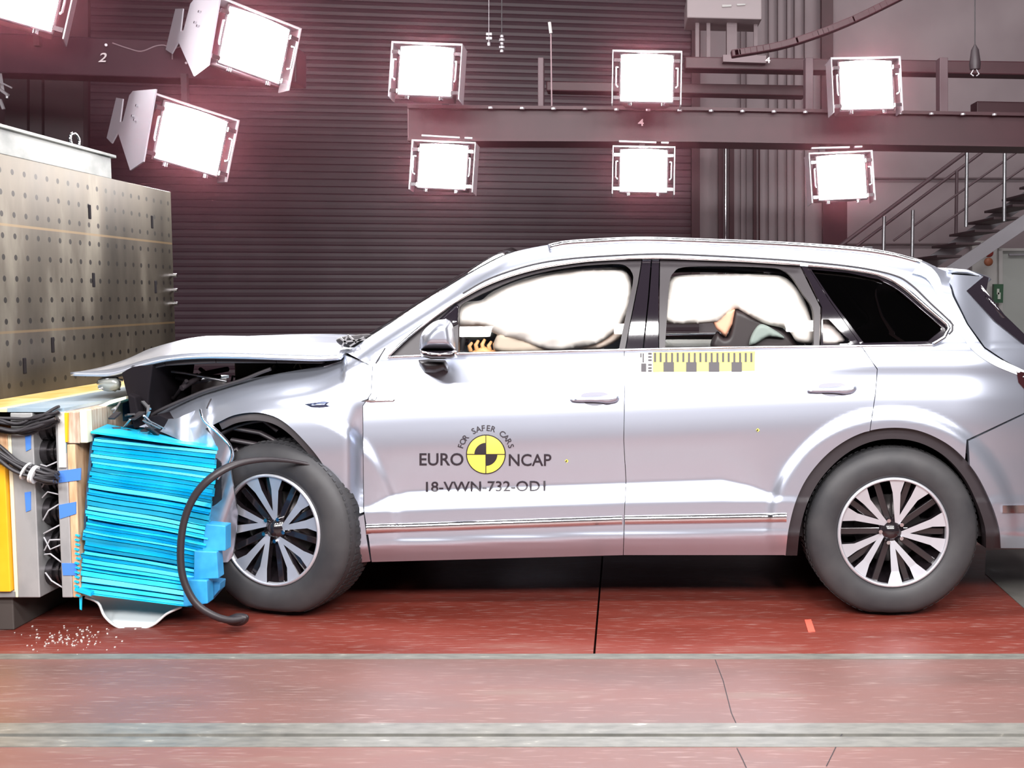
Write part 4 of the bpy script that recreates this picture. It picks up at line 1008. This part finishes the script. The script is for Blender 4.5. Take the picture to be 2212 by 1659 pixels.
REDN = floor_mat('red_floor_worn_sheen', (.135, .074, .064), (.175, .084, .072), (.185, .12, .10), .42, 2.5)  # paler pink base has glancing sheen painted in, besides the wear
GREYF = noisy('grey_floor', (.1, .095, .085), (.16, .15, .14), 3, .5)
STRIP = noisy('steel_strip', (.15, .148, .134), (.23, .225, .2), 12, .42, .25, (1, 3, 1), c3=(.6, .57, .5), lo=.3, hi=.66)
yA = FL(1106, 1413).y; yA2 = FL(1106, 1424).y; yB = FL(1106, 1563).y; yBs = FL(1106, 1586).y; yBe = FL(1106, 1592.5).y; yB2 = FL(1106, 1614).y
mb = MB(); mb.box((-12, yA, -.2), (-0.001 + FL(1284, 1410).x - .004, 7.4, 0)); mb.box((FL(1284, 1410).x + .004, yA, -.2), (9, 7.4, 0)); struct('floor', mb, REDF)
mb = MB(); mb.box((-12, 7.4, -.2), (12, 17, -.001)); struct('floor_rear', mb, GREYF)
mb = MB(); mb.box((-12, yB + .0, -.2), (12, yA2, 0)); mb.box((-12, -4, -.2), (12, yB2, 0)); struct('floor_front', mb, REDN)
mb = MB(); mb.box((-12, yA2, -.2), (12, yA, .002)); struct('trim_1', mb, STRIP)
mb = MB(); mb.box((-12, yB2, -.2), (12, yBe, .002)); mb.box((-12, yBs, -.2), (12, yB, .002)); mb.box((-12, yBe, -.2), (12, yBs, -.02), 1); tag(mb.build('trim_2', [STRIP, BLACKM]), kind='structure')
# grey plates set in the floor on the right
pl = [FL(2128, 1240), FL(2330, 1420), FL(2600, 1300), FL(2400, 1180), FL(2130, 1190)]
mb = MB(); n = 5; mb.add([p + Vector((0, 0, .003)) for p in pl] + [p - Vector((0, 0, .01)) for p in pl], [tuple(range(n)), tuple(range(2 * n - 1, n - 1, -1))] + [(i, i + n, (i + 1) % n + n, (i + 1) % n) for i in range(n)])
struct('floor_plate', mb, GREYF)
# cracks and tape on the floor
mb = MB()
def fcurve(pts, wd, z=.0012):
    P = [FL(x, y, z) for x, y in pts]
    for a, b in zip(P[:-1], P[1:]):
        d = (b - a).normalized(); s = Vector((-d.y, d.x, 0)) * wd / 2; mb.add([a - s, a + s, b + s, b - s, a - s - Vector((0, 0, .001)), a + s - Vector((0, 0, .001)), b + s - Vector((0, 0, .001)), b - s - Vector((0, 0, .001))], [(0, 1, 2, 3)])
fcurve([(1545, 1425), (1562, 1470), (1580, 1540), (1590, 1562)], .003); fcurve([(1592, 1616), (1604, 1640), (1612, 1658)], .003); fcurve([(1830, 1562), (1812, 1600), (1800, 1625), (1785, 1655)], .003)
o = mb.build('floor_crack', BLACKM); tag(o, kind='structure'); o.name = 'trim_3'
mb = MB(); a = [FL(1738, 1340), FL(1752, 1339), FL(1761, 1365), FL(1746, 1366)]; mb.add([p + Vector((0, 0, .003)) for p in a] + [p + Vector((0, 0, .0005)) for p in a], [(0, 1, 2, 3), (7, 6, 5, 4), (0, 4, 5, 1), (1, 5, 6, 2), (2, 6, 7, 3), (3, 7, 4, 0)])
tag(mb.build('tape_marker', mat('pink_tape', (.75, .12, .08), .5)), 'small bright red tape marker on the red floor left of the rear wheel', 'tape')
mb = MB(); rr2 = random.Random(8)
for k in range(110):
    x = rr2.gauss(150, 45); y = rr2.gauss(1378, 14)
    if y < 1350: continue
    p = FL(x, y, .002); s = rr2.uniform(.001, .0035); mb.box(p - Vector((s, s, .001)), p + Vector((s, s, s)))
tag(mb.build('glass_crumbs', mat('crumbs', (.6, .55, .52), .3)), 'scatter of pale broken crumbs on red floor below the grey steel wall', 'debris', kind='stuff')

# back wall (slightly turned away to the right), roller shutter, panels
def BW(px, py, Y=15.5):   # wall plane: further away to the right
    k = math.tan(math.radians(8)); c = math.cos(TH)
    Yx = Y / (1 - k * (px - CX) / F); return W(px, py, Yx)
def wallquad(mb, x0, y0, x1, y1, dep=.1, fw=0.0, mi=0, Y=15.5):
    a = [BW(x0, y1, Y - fw), BW(x1, y1, Y - fw), BW(x1, y0, Y - fw), BW(x0, y0, Y - fw)]; b = [p + Vector((0, dep, 0)) for p in a]
    mb.hexa([a[0], a[1], b[1], b[0], a[3], a[2], b[2], b[3]], mi)
mb = MB(); wallquad(mb, -900, -700, 2900, 905, .2); struct('wall_back', mb, WALLG)
# corner returns
mb = MB(); wallquad(mb, -900, -700, 190, 900, .1, .35); struct('wall_left', mb, noisy('maroon_wall', (.045, .02, .028), (.055, .026, .034), 2, .6))
# shutter with real slats
mb = MB(); zt = BW(800, -500).z; z = BW(800, 900).z
p0 = BW(190, 700, 15.2); p1 = BW(1510, 700, 15.2)
zz = 0.0; zt = 6.4; sl = 0.095; vs = []; fs = []
prof = []
k = 0
while zz < zt:
    prof += [(zz, .005), (zz + .008, .0), (zz + sl * .5, -.004), (zz + sl - .008, .0), (zz + sl - .001, .005)]; zz += sl
for (z_, d_) in prof: vs += [(p0.x, p0.y + d_, z_), (p1.x, p1.y + d_, z_)]
fs = [(2 * i, 2 * i + 1, 2 * i + 3, 2 * i + 2) for i in range(len(prof) - 1)]
mb.add(vs, fs); mb.add([(p0.x, p0.y + .1, 0), (p1.x, p1.y + .1, 0), (p1.x, p1.y + .1, zt), (p0.x, p0.y + .1, zt)], [(0, 1, 2, 3)])
sho = tag(mb.build('door_1', SHUT, None, recalc=False), kind='structure')
mb = MB(); wallquad(mb, 1494, -300, 1512, 600, .2, .42); o = mb.build('guide_rail', BEAMM, sho)
# wall cladding strips right of the shutter
mb = MB()
for (a, b) in ((1552, 1562), (1576, 1586), (1628, 1634), (1778, 1830), (1640, 1642)): wallquad(mb, a, 300, b, 640, .1, .12)
wallquad(mb, 1775, -200, 1800, 300, .1, .12); struct('trim_4', mb, BEAMM)
mb = MB()
for a in (1600, 1612, 1660, 1680, 1700, 1716, 1738): wallquad(mb, a, -300, a + 1.2, 640, .1, .04)
wallquad(mb, 1830, 383, 2300, 386, .1, .05); wallquad(mb, 1830, 525, 2100, 528, .1, .05)
struct('trim_5', mb, mat('seam_dark', (.16, .12, .13), .6))
mb = MB(); p = BW(1568, 300, 15.2); q = BW(1567, 640, 15.2); mb.cyl(q, p, .022, 10); tag(mb.build('wall_pipe', CHROME), 'thin bright steel pipe running up the wall between dark strips', 'pipe')

# white door and signs at the right
mb = MB(); wallquad(mb, 2158, 536, 2300, 900, .1, .16); d1 = tag(mb.build('door_2', mat('door_grey', (.42, .43, .41), .5)), kind='structure')
mb = MB(); wallquad(mb, 2100, 520, 2158, 900, .1, .12); struct('wall_right_panel', mb, WALLW).name = 'trim_6'
mb = MB(); wallquad(mb, 2158, 536, 2166, 900, .06, .2); wallquad(mb, 2158, 536, 2300, 542, .06, .2); mb.build('door_frame', WALLW, d1)
mb = MB(); wallquad(mb, 2180, 548, 2240, 552, .04, .2); mb.build('notice_line', GREYP, d1)
def sign(name, px, py, rx, ry, m, lab, round_=True):
    e = BW(px, py, 15.2); mb = MB(); sx = rx / F * e.y; sz = ry / F * e.y
    if round_: mb.lathe([(.001, 0), (sx, 0), (sx, .03), (.001, .03)], (e.x, e.y - .1, e.z), n=28)
    else: mb.box((e.x - sx, e.y - .12, e.z - sz), (e.x + sx, e.y - .04, e.z + sz))
    o = mb.build(name, m, None, 0); tag(o, lab, 'sign', 'round signs by the grey door' if round_ else None); return o, e, sx, sz
sign('round_sign', 2132, 547, 9, 9, mat('sign_red', (.32, .05, .04), .5), 'upper round red sign on the pale wall beside the grey door')
sign('round_sign', 2131, 566, 9, 8, mat('sign_orange', (.36, .12, .06), .5), 'lower round orange-brown sign on the pale wall beside the grey door')
o, e_, sx, sz = sign('exit_sign', 2151, 634, 10, 20, mat('sign_green', (.03, .1, .05), .5), 'small dark green rectangular sign beside the grey door', False)
mb = MB(); mb.box((e_.x - sx * .4, e_.y - .13, e_.z - sz * .1), (e_.x + sx * .1, e_.y - .121, e_.z + sz * .5)); mb.box((e_.x - sx * .2, e_.y - .13, e_.z - sz * .6), (e_.x + sx * .4, e_.y - .121, e_.z + sz * .1)); mb.build('pictogram', mat('sign_white', (.6, .62, .55), .5), o)

# staircase
st = empty('staircase', W(1900, 640, 13.4), 'steel staircase with thin tubular handrails rising to the right behind the car', 'staircase')
YS = 13.4; YS2 = 14.5
def sp(px, py, Y=YS): return W(px, py, Y)
mb = MB()
for Y in (YS, YS2):
    a = [(1985, 618), (2330, 384), (2330, 418), (2040, 615), (2040, 640), (1985, 660)]
    if Y == YS2: a = [(x - 60, y - 8) for x, y in a]
    mb.pprism(a, Y, .04)
    mb.build('stringer', GREYP, st, .003) if Y == YS2 else None
    if Y == YS: mb.build('stringer', GREYP, st, .003); mb = MB()
for k in range(-1, 9):
    x = 1985 + k * 41; y = 578 - k * 27.5
    p = sp(x, y); mb = MB(); mb.box((p.x, YS + .04, p.z - .03), (p.x + .30, YS2, p.z)); mb.build('tread', mat('tread_dark', (.05, .03, .035), .6), st, .004)
def rail(pts, Y, r, name, m=GREYP):
    mb = MB(); mb.tube([sp(x, y, Y) for x, y in pts], r, 8); mb.build(name, m, st)
RL = mat('rail_paint', (.10, .065, .075), .45)
rail([(1815, 531), (2096, 321), (2200, 243), (2330, 146)], YS, .024, 'handrail', RL)
rail([(1850, 532), (2130, 322), (2240, 240), (2330, 172)], YS2, .02, 'handrail', RL)
rail([(1930, 520), (2060, 425), (2212, 318), (2330, 232)], YS, .013, 'mid_rail', RL)
rail([(1985, 520), (2100, 440), (2212, 362), (2330, 276)], YS, .013, 'mid_rail', RL)
for (x, y0, y1, Y) in ((1910, 467, 560, YS), (1972, 454, 570, YS), (2089, 325, 490, YS), (2171, 268, 478, YS), (2067, 370, 505, YS2), (2250, 205, 420, YS)):
    mb = MB(); mb.cyl(sp(x - 2, y1, Y - .02), sp(x, y0, Y - .02), .022, 10); mb.build('post', STEEL if Y == YS else RL, st)
# landing beam far right
# gantry beams carrying the floodlights
YG = 9.4
def gq(mb, pts, Y, dep, mi=0): mb.pprism(pts, Y, dep, mi)
gn = empty('lighting_gantry', W(1500, 270, YG), 'dark red steel gantry of long beams carrying the floodlights', 'gantry')
mb = MB(); gq(mb, [(880, 230), (1500, 236), (2330, 250), (2330, 316), (1500, 305), (880, 303)], YG, .3); mb.build('lower_beam', BEAMM, gn, .01)
mb = MB(); gq(mb, [(880, 226), (1500, 231), (2330, 245), (2330, 252), (1500, 238), (880, 233)], YG - .06, .42); gq(mb, [(880, 298), (1500, 300), (2330, 313), (2330, 319), (1500, 306), (880, 304)], YG - .06, .42); mb.build('beam_flange', BEAMM, gn)
mb = MB(); gq(mb, [(1480, 122), (2330, 134), (2330, 164), (1480, 148)], YG + .5, .2); mb.build('upper_beam', BEAMM, gn, .01)
mb = MB(); gq(mb, [(1180, 175), (1740, 184), (1740, 208), (1180, 196)], YG + 1.2, .2); mb.build('rear_beam', BEAMM, gn, .01); mb = MB(); gq(mb, [(2110, 218), (2330, 222), (2330, 250), (2110, 246)], YG + 1.2, .2); mb.build('rear_beam', BEAMM, gn, .01)
for (a, b) in ((1162, 1174), (1740, 1757), (2030, 2048)):
    mb = MB(); gq(mb, [(a, 124), (b, 124), (b, 246), (a, 246)], YG + .1, .12); mb.build('post', mat('post_mauve', (.10, .06, .07), .5), gn, .004)
mb = MB()
for x in list(range(1060, 2212, 68)):
    mb = MB()
    mb.cyl(W(x, 231 + (x - 1060) * .0135, YG - .08), W(x, 235 + (x - 1060) * .0135, YG - .08), .02, 8); mb.build('bolt', LAMPM, gn)
mb = MB(); gq(mb, [(1562, 118), (1655, 120), (1655, 136), (1562, 133)], YG + .4, .1); mb.build('junction_plate', mat('plate_mauve', (.16, .11, .12), .5), gn)
def beamtext(s, px, py, h, Y, parent, tilt=0.0):
    V, Fc = text_mesh(s); A = np.array(V); mn, mx = A.min(0), A.max(0); k = h / (mx[1] - mn[1])
    vs = [W(px + (x - mn[0]) * k * 1.25 + (y - mn[1]) * k * tilt, py - (y - mn[1]) * k, Y) for x, y in V]
    mb = MB(); mb.add(vs, Fc); mb.build('number', mat('number_white', (.7, .62, .63), .5), parent, recalc=False)
beamtext('4', 1378, 272, 15, YG - .075, gn); beamtext('4', 1653, 136, 13, YG + .39, gn)
gn2 = empty('steel_truss', W(300, 180, 9.6), 'dark maroon steel beam with a painted 2 at upper left', 'beam')
mb = MB(); mb.pprism([(-200, 62), (640, 100), (640, 178), (-200, 150)], 9.6, .3); mb.build('beam', noisy('beam_dark', (.032, .012, .02), (.04, .016, .024), 3, .5), gn2, .01)
beamtext('2', 212, 134, 20, 9.58, gn2, .3)
mb = MB(); mb.cyl(W(229, 97, 9.58), W(229, 97, 9.55), .012, 8); mb.cyl(W(402, 136, 9.58), W(402, 136, 9.55), .01, 8); mb.build('bolt', LAMPM, gn2)
# dark cladding seen behind the block
mb = MB(); wallquad(mb, 10, 150, 58, 420, .1, 3.0); wallquad(mb, 64, 155, 90, 420, .1, 3.0); wallquad(mb, 96, 160, 180, 420, .1, 3.0); struct('trim_7', mb, mat('panel_dim', (.06, .045, .05), .6))
# loose cable on the beam, cable chain, pendant things
mb = MB(); mb.tube([W(x, y, 9.595) for x, y in crom([(243, 93), (275, 104), (305, 111), (335, 100), (355, 98), (372, 105), (398, 98)], 6)], .006, 6); mb.tube([W(x, y, 9.595) for x, y in [(362, 100), (372, 112), (372, 128)]], .006, 6)
tag(mb.build('loose_cable', mat('cable_mauve', (.25, .18, .2), .5)), 'thin grey loose cable draped between painted 2 and the upper floodlight', 'cable')
ch = empty('cable_chain', W(1700, 90, 9.2), 'dark link cable chain rising diagonally across the upper right', 'cable chain')
for k in range(34):
    t = k / 33; a = crom([(1588, 116), (1680, 100), (1760, 76), (1850, 40), (1960, -14)], 4); i = int(t * (len(a) - 2)); p = W(*a[i], 9.0); q = W(*a[i + 1], 9.0); d = (q - p).normalized() * .038
    mb = MB(); mb.bar(p - d * .8, p + d * .8, .09, .055); mb.build('link', BEAMM, ch, .008)
def hanging(name, px, y0, y1, lab, cat, big=False):
    e = empty(name, W(px, y1, 8.8), lab, cat)
    mb = MB(); mb.cyl(W(px, y0, 8.8), W(px, y1 - 30, 8.8), .004, 6); mb.build('cord', CABLE, e)
    if big:
        mb = MB(); mb.tube([W(px, y1 - 62, 8.8), W(px, y1 - 50, 8.8), W(px, y1 - 20, 8.8), W(px, y1 - 8, 8.8)], [.006, .03, .045, .04], 12); mb.build('connector_body', LAMPD, e)
        for s in (-1, 1):
            mb = MB(); mb.tube([W(px + s * 3, y1 - 8, 8.8), W(px + s * 9, y1 + 2, 8.8), W(px + s * 3, y1 + 6, 8.8)], .006, 6); mb.build('hook', LAMPM, e)
    else:
        for k in range(5):
            mb = MB(); y = y1 - 30 + k * 8; mb.cyl(W(px, y, 8.8), W(px, y + 5, 8.8), .014 + .008 * (k % 2), 10); mb.build('link', LAMPM, e)
    return e
hanging('hanging_connector', 2106, -60, 158, 'dark hanging connector with two small hooks at the upper right', 'connector', True)
hanging('hanging_chain', 1084, -60, 106, 'thin hanging chain with small bright links right of the upper left floodlight', 'chain')
e = empty('hanging_tag_cluster', W(1056, 90, 8.8), 'tiny cluster of bright fittings hanging right of the upper left floodlight', 'fitting')
mb = MB()
for (x, y) in ((1053, 74), (1060, 74), (1053, 83), (1060, 83)): p = W(x, y, 8.8); mb.box(p - Vector((.009, .01, .009)), p + Vector((.009, .01, .009)))
mb.cyl(W(1056, 92, 8.8), W(1056, 99, 8.8), .012, 8); mb.cyl(W(1056, -60, 8.8), W(1056, 95, 8.8), .002, 6); mb.build('fittings', LAMPM, e)
e = empty('whip_antenna', W(1190, 230, 9.2), 'thin upright rod with a pale tip standing on the gantry beam', 'rod')
mb = MB(); mb.cyl(W(1192, 232, 9.42), W(1190, 72, 9.42), .006, 8); mb.build('rod', mat('rod_mauve', (.3, .2, .22), .5), e)
mb = MB(); mb.cyl(W(1190, 72, 9.2), W(1187, 48, 9.2), .013, 10); mb.build('tip', WALLW, e)
e = empty('ceiling_unit', W(1565, 40, 10.5), 'long pale grey rectangular unit hanging at the top edge', 'ceiling unit')
mb = MB(); mb.pprism([(1484, -10), (1646, -12), (1646, 42), (1484, 38)], 10.5, .5); mb.build('unit_body', mat('unit_grey', (.33, .27, .28), .5), e, .01)
mb = MB(); mb.pprism([(1560, 10), (1580, 10), (1580, 14), (1560, 15)], 10.48, .02); mb.pprism([(1592, 8), (1610, 8), (1610, 11), (1592, 12)], 10.48, .02); mb.build('status_light', WALLW, e)
for x in (1506, 1530, 1580, 1632):
    mb = MB(); mb.bar(W(x, 42, 10.7), W(x, 124, 10.7), .035 + .03 * (x % 3)); mb.build('hanger', mat('hanger_mauve', (.17, .12, .13), .5), e)

# =================================================================== FLOODLIGHTS
def floodlight(px, py, Y, wpx, yaw, pitch, roll, lab, plate=False):
    c = W(px, py, Y); s = wpx / F * Y / 0.5
    e = empty('floodlight', c, lab, 'floodlight', 'floodlights hanging in the hall')
    M = Matrix.Translation(c) @ Matrix.Rotation(math.radians(roll), 4, 'Y') @ Matrix.Rotation(math.radians(yaw), 4, 'Z') @ Matrix.Rotation(math.radians(pitch), 4, 'X') @ Matrix.Scale(s, 4)
    # lens box is 0.38 x 0.34, frame 0.5 wide, facing -y
    mb = MB(M=M); n = 9; vs = []
    for j in range(n + 1):
        for i in range(n + 1):
            u = -1 + 2 * i / n; v = -1 + 2 * j / n; vs.append((u * .185, -.03 - .03 * (1 - u * u) * (1 - v * v), v * .165 + .012 * (1 - u * u) * (v > 0)))
    m = n + 1; mb.add(vs, [(j * m + i, j * m + i + 1, (j + 1) * m + i + 1, (j + 1) * m + i) for j in range(n) for i in range(n)], 0, True); mb.build('lens', LENS, e)
    mb = MB(M=M); mb.hexa([(-.2, -.028, -.18), (.2, -.028, -.18), (.15, .3, -.13), (-.15, .3, -.13), (-.2, -.028, .18), (.2, -.028, .18), (.15, .3, .13), (-.15, .3, .13)]); mb.build('housing', LAMPD, e, .008 * s)
    mb = MB(M=M); mb.box((-.25, -.05, .19), (.25, .12, .197)); mb.build('top_visor', LAMPM, e)
    for sx in (-1, 1):
        mb = MB(M=M)
        if plate and sx < 0:
            # large side plate with cut slots
            P = [(-.06, -.2), (-.03, .2), (.30, .23), (.34, .21), (.36, .06), (.40, .06), (.43, .20), (.54, .22), (.56, -.02), (.46, -.06), (.40, .0), (.10, -.24)]
            P2 = [(x * 1.35 - .02, z * 1.08) for x, z in P]
            a = [(-.262, x, z) for x, z in P2]; b = [(-.254, x, z) for x, z in P2]; n = len(a)
            mb.add(a + b, [tuple(range(n)), tuple(range(2 * n - 1, n - 1, -1))] + [(i, i + n, (i + 1) % n + n, (i + 1) % n) for i in range(n)])
            mb.build('side_plate', LAMPG, e)
            for (x, z) in ((.22, .14), (.26, .08), (.20, .05)):
                mb = MB(M=M); mb.cyl((-.262, x, z), (-.275, x, z), .008, 8); mb.build('plate_bolt', CHROME, e)
        else:
            mb.box((sx * .243, -.05, -.19), (sx * .25, .10, .195)); mb.build('side_flange', LAMPM, e)
        mb = MB(M=M); hx = sx * .222
        mb.tube([(hx - .012 * sx, -.05, .07), (hx, -.075, .065), (hx, -.075, -.065), (hx - .012 * sx, -.05, -.07)], .0055, 6); mb.build('handle', LAMPM, e)
        for z in (-.15, .12):
            mb = MB(M=M); mb.box((sx * .19, -.06, z - .012), (sx * .238, -.035, z + .012)); mb.build('clamp', CHROME, e)
    for x in (-.12, .12):
        mb = MB(M=M); mb.cyl((x, -.03, -.18), (x, -.03, -.2), .016, 8); mb.build('latch', CHROME, e)
    return e, M
LA = []
for (px, py, w_, yaw, pit, roll, lab) in ((922, 157, 152, -4, -6, 3, 'lit floodlight above, the leftmost of the upper three facing front'), (1397, 172, 147, 0, -6, 1, 'lit floodlight above the painted 4, middle of the upper row'), (1869, 187, 150, 4, -6, -2, 'lit floodlight in the upper row at the right, in front of the gantry post'),
        (958, 362, 138, -4, -6, 3, 'lit floodlight in the lower row at left, against the dark roller shutter'), (1390, 371, 133, 0, -6, 1, 'lit floodlight in the lower row directly below the painted 4'), (1816, 385, 138, 4, -6, -3, 'lit floodlight in the lower row left of the staircase')):
    e, M = floodlight(px, py, 8.7, w_, yaw, pit, roll, lab); LA.append((e, M, py))
    mb = MB(M=M)
    zb = W(px, 308 if py > 300 else 227, YG + .05).z
    mb = MB(); c = M @ Vector((0, .28, 0)); mb.bar(c, (c.x, YG + .05, c.z), .05, .05); mb.bar((c.x, YG + .05, c.z), (c.x, YG + .05, zb), .05, .05); mb.build('mount_arm', LAMPD, e)
    if py > 300:
        mb = MB(M=M); mb.bar((-.2, .06, .255), (.1, .06, .25), .03, .012); mb.bar((.14, .06, .25), (.2, .06, .25), .03, .012); mb.build('rear_bracket', LAMPM, e)
for (px, py, w_, lab) in ((546, 100, 178, 'tilted lit floodlight with grey slotted side plate, upper one of the left pair'), (410, 302, 178, 'tilted lit floodlight with grey slotted side plate, lower one of the left pair')):
    e, M = floodlight(px, py, 9.0, w_, 40, -8, 16, lab, True)
    mb = MB(); t = W(px - 20, 139, 9.582) if py < 200 else W(px - 20, 160, 9.582); c = M @ Vector((0, .29, 0)); mb.bar(c, (c.x, 9.582, c.z), .05, .05); mb.bar((c.x, 9.582, c.z), (c.x, 9.582, t.z), .05, .05); mb.build('mount_arm', LAMPD, e)
e, M = floodlight(40, -22, 9.0, 210, 20, -8, 14, 'tilted lit floodlight cut off by the top left corner')
mb = MB(); t = W(40, 100, 9.582); c = M @ Vector((0, .29, 0)); mb.bar(c, (c.x, 9.582, c.z), .05, .05); mb.bar((c.x, 9.582, c.z), (c.x, 9.582, t.z), .05, .05); mb.build('mount_arm', LAMPD, e)
e = empty('clamp_fitting', W(5, 200, 9.55), 'small bright metal clamp at the left frame edge above the steel block', 'clamp')
mb = MB(); mb.bar(W(-2, 148, 9.65), W(6, 200, 9.6), .025, .02); mb.bar(W(-10, 172, 9.55), W(26, 190, 9.55), .012, .012); mb.bar(W(-4, 190, 9.55), W(18, 206, 9.55), .03, .02); mb.cyl(W(15, 205, 9.55), W(15, 212, 9.55), .012, 8); mb.bar(W(0, 215, 9.55), W(8, 236, 9.55), .02, .02); mb.build('clamp_body', LAMPM, e)

# =================================================================== HAZE volume, added for the red glow round the lamps
mb = MB(); mb.box((-6.5, 7.16, 1.0), (7.5, 12.6, 6.5))
hz = bpy.data.materials.new('glow_haze'); hz.use_nodes = True; N = hz.node_tree.nodes; N.clear()
vo = N.new('ShaderNodeVolumeScatter'); vo.inputs['Color'].default_value = (1.0, 0.30, 0.38, 1); vo.inputs['Density'].default_value = 0.0068; vo.inputs['Anisotropy'].default_value = 0.82
ou = N.new('ShaderNodeOutputMaterial'); hz.node_tree.links.new(vo.outputs[0], ou.inputs['Volume'])
tag(mb.build('haze', hz), 'faint reddish haze added for a glow around the lit floodlights', 'haze', kind='stuff')
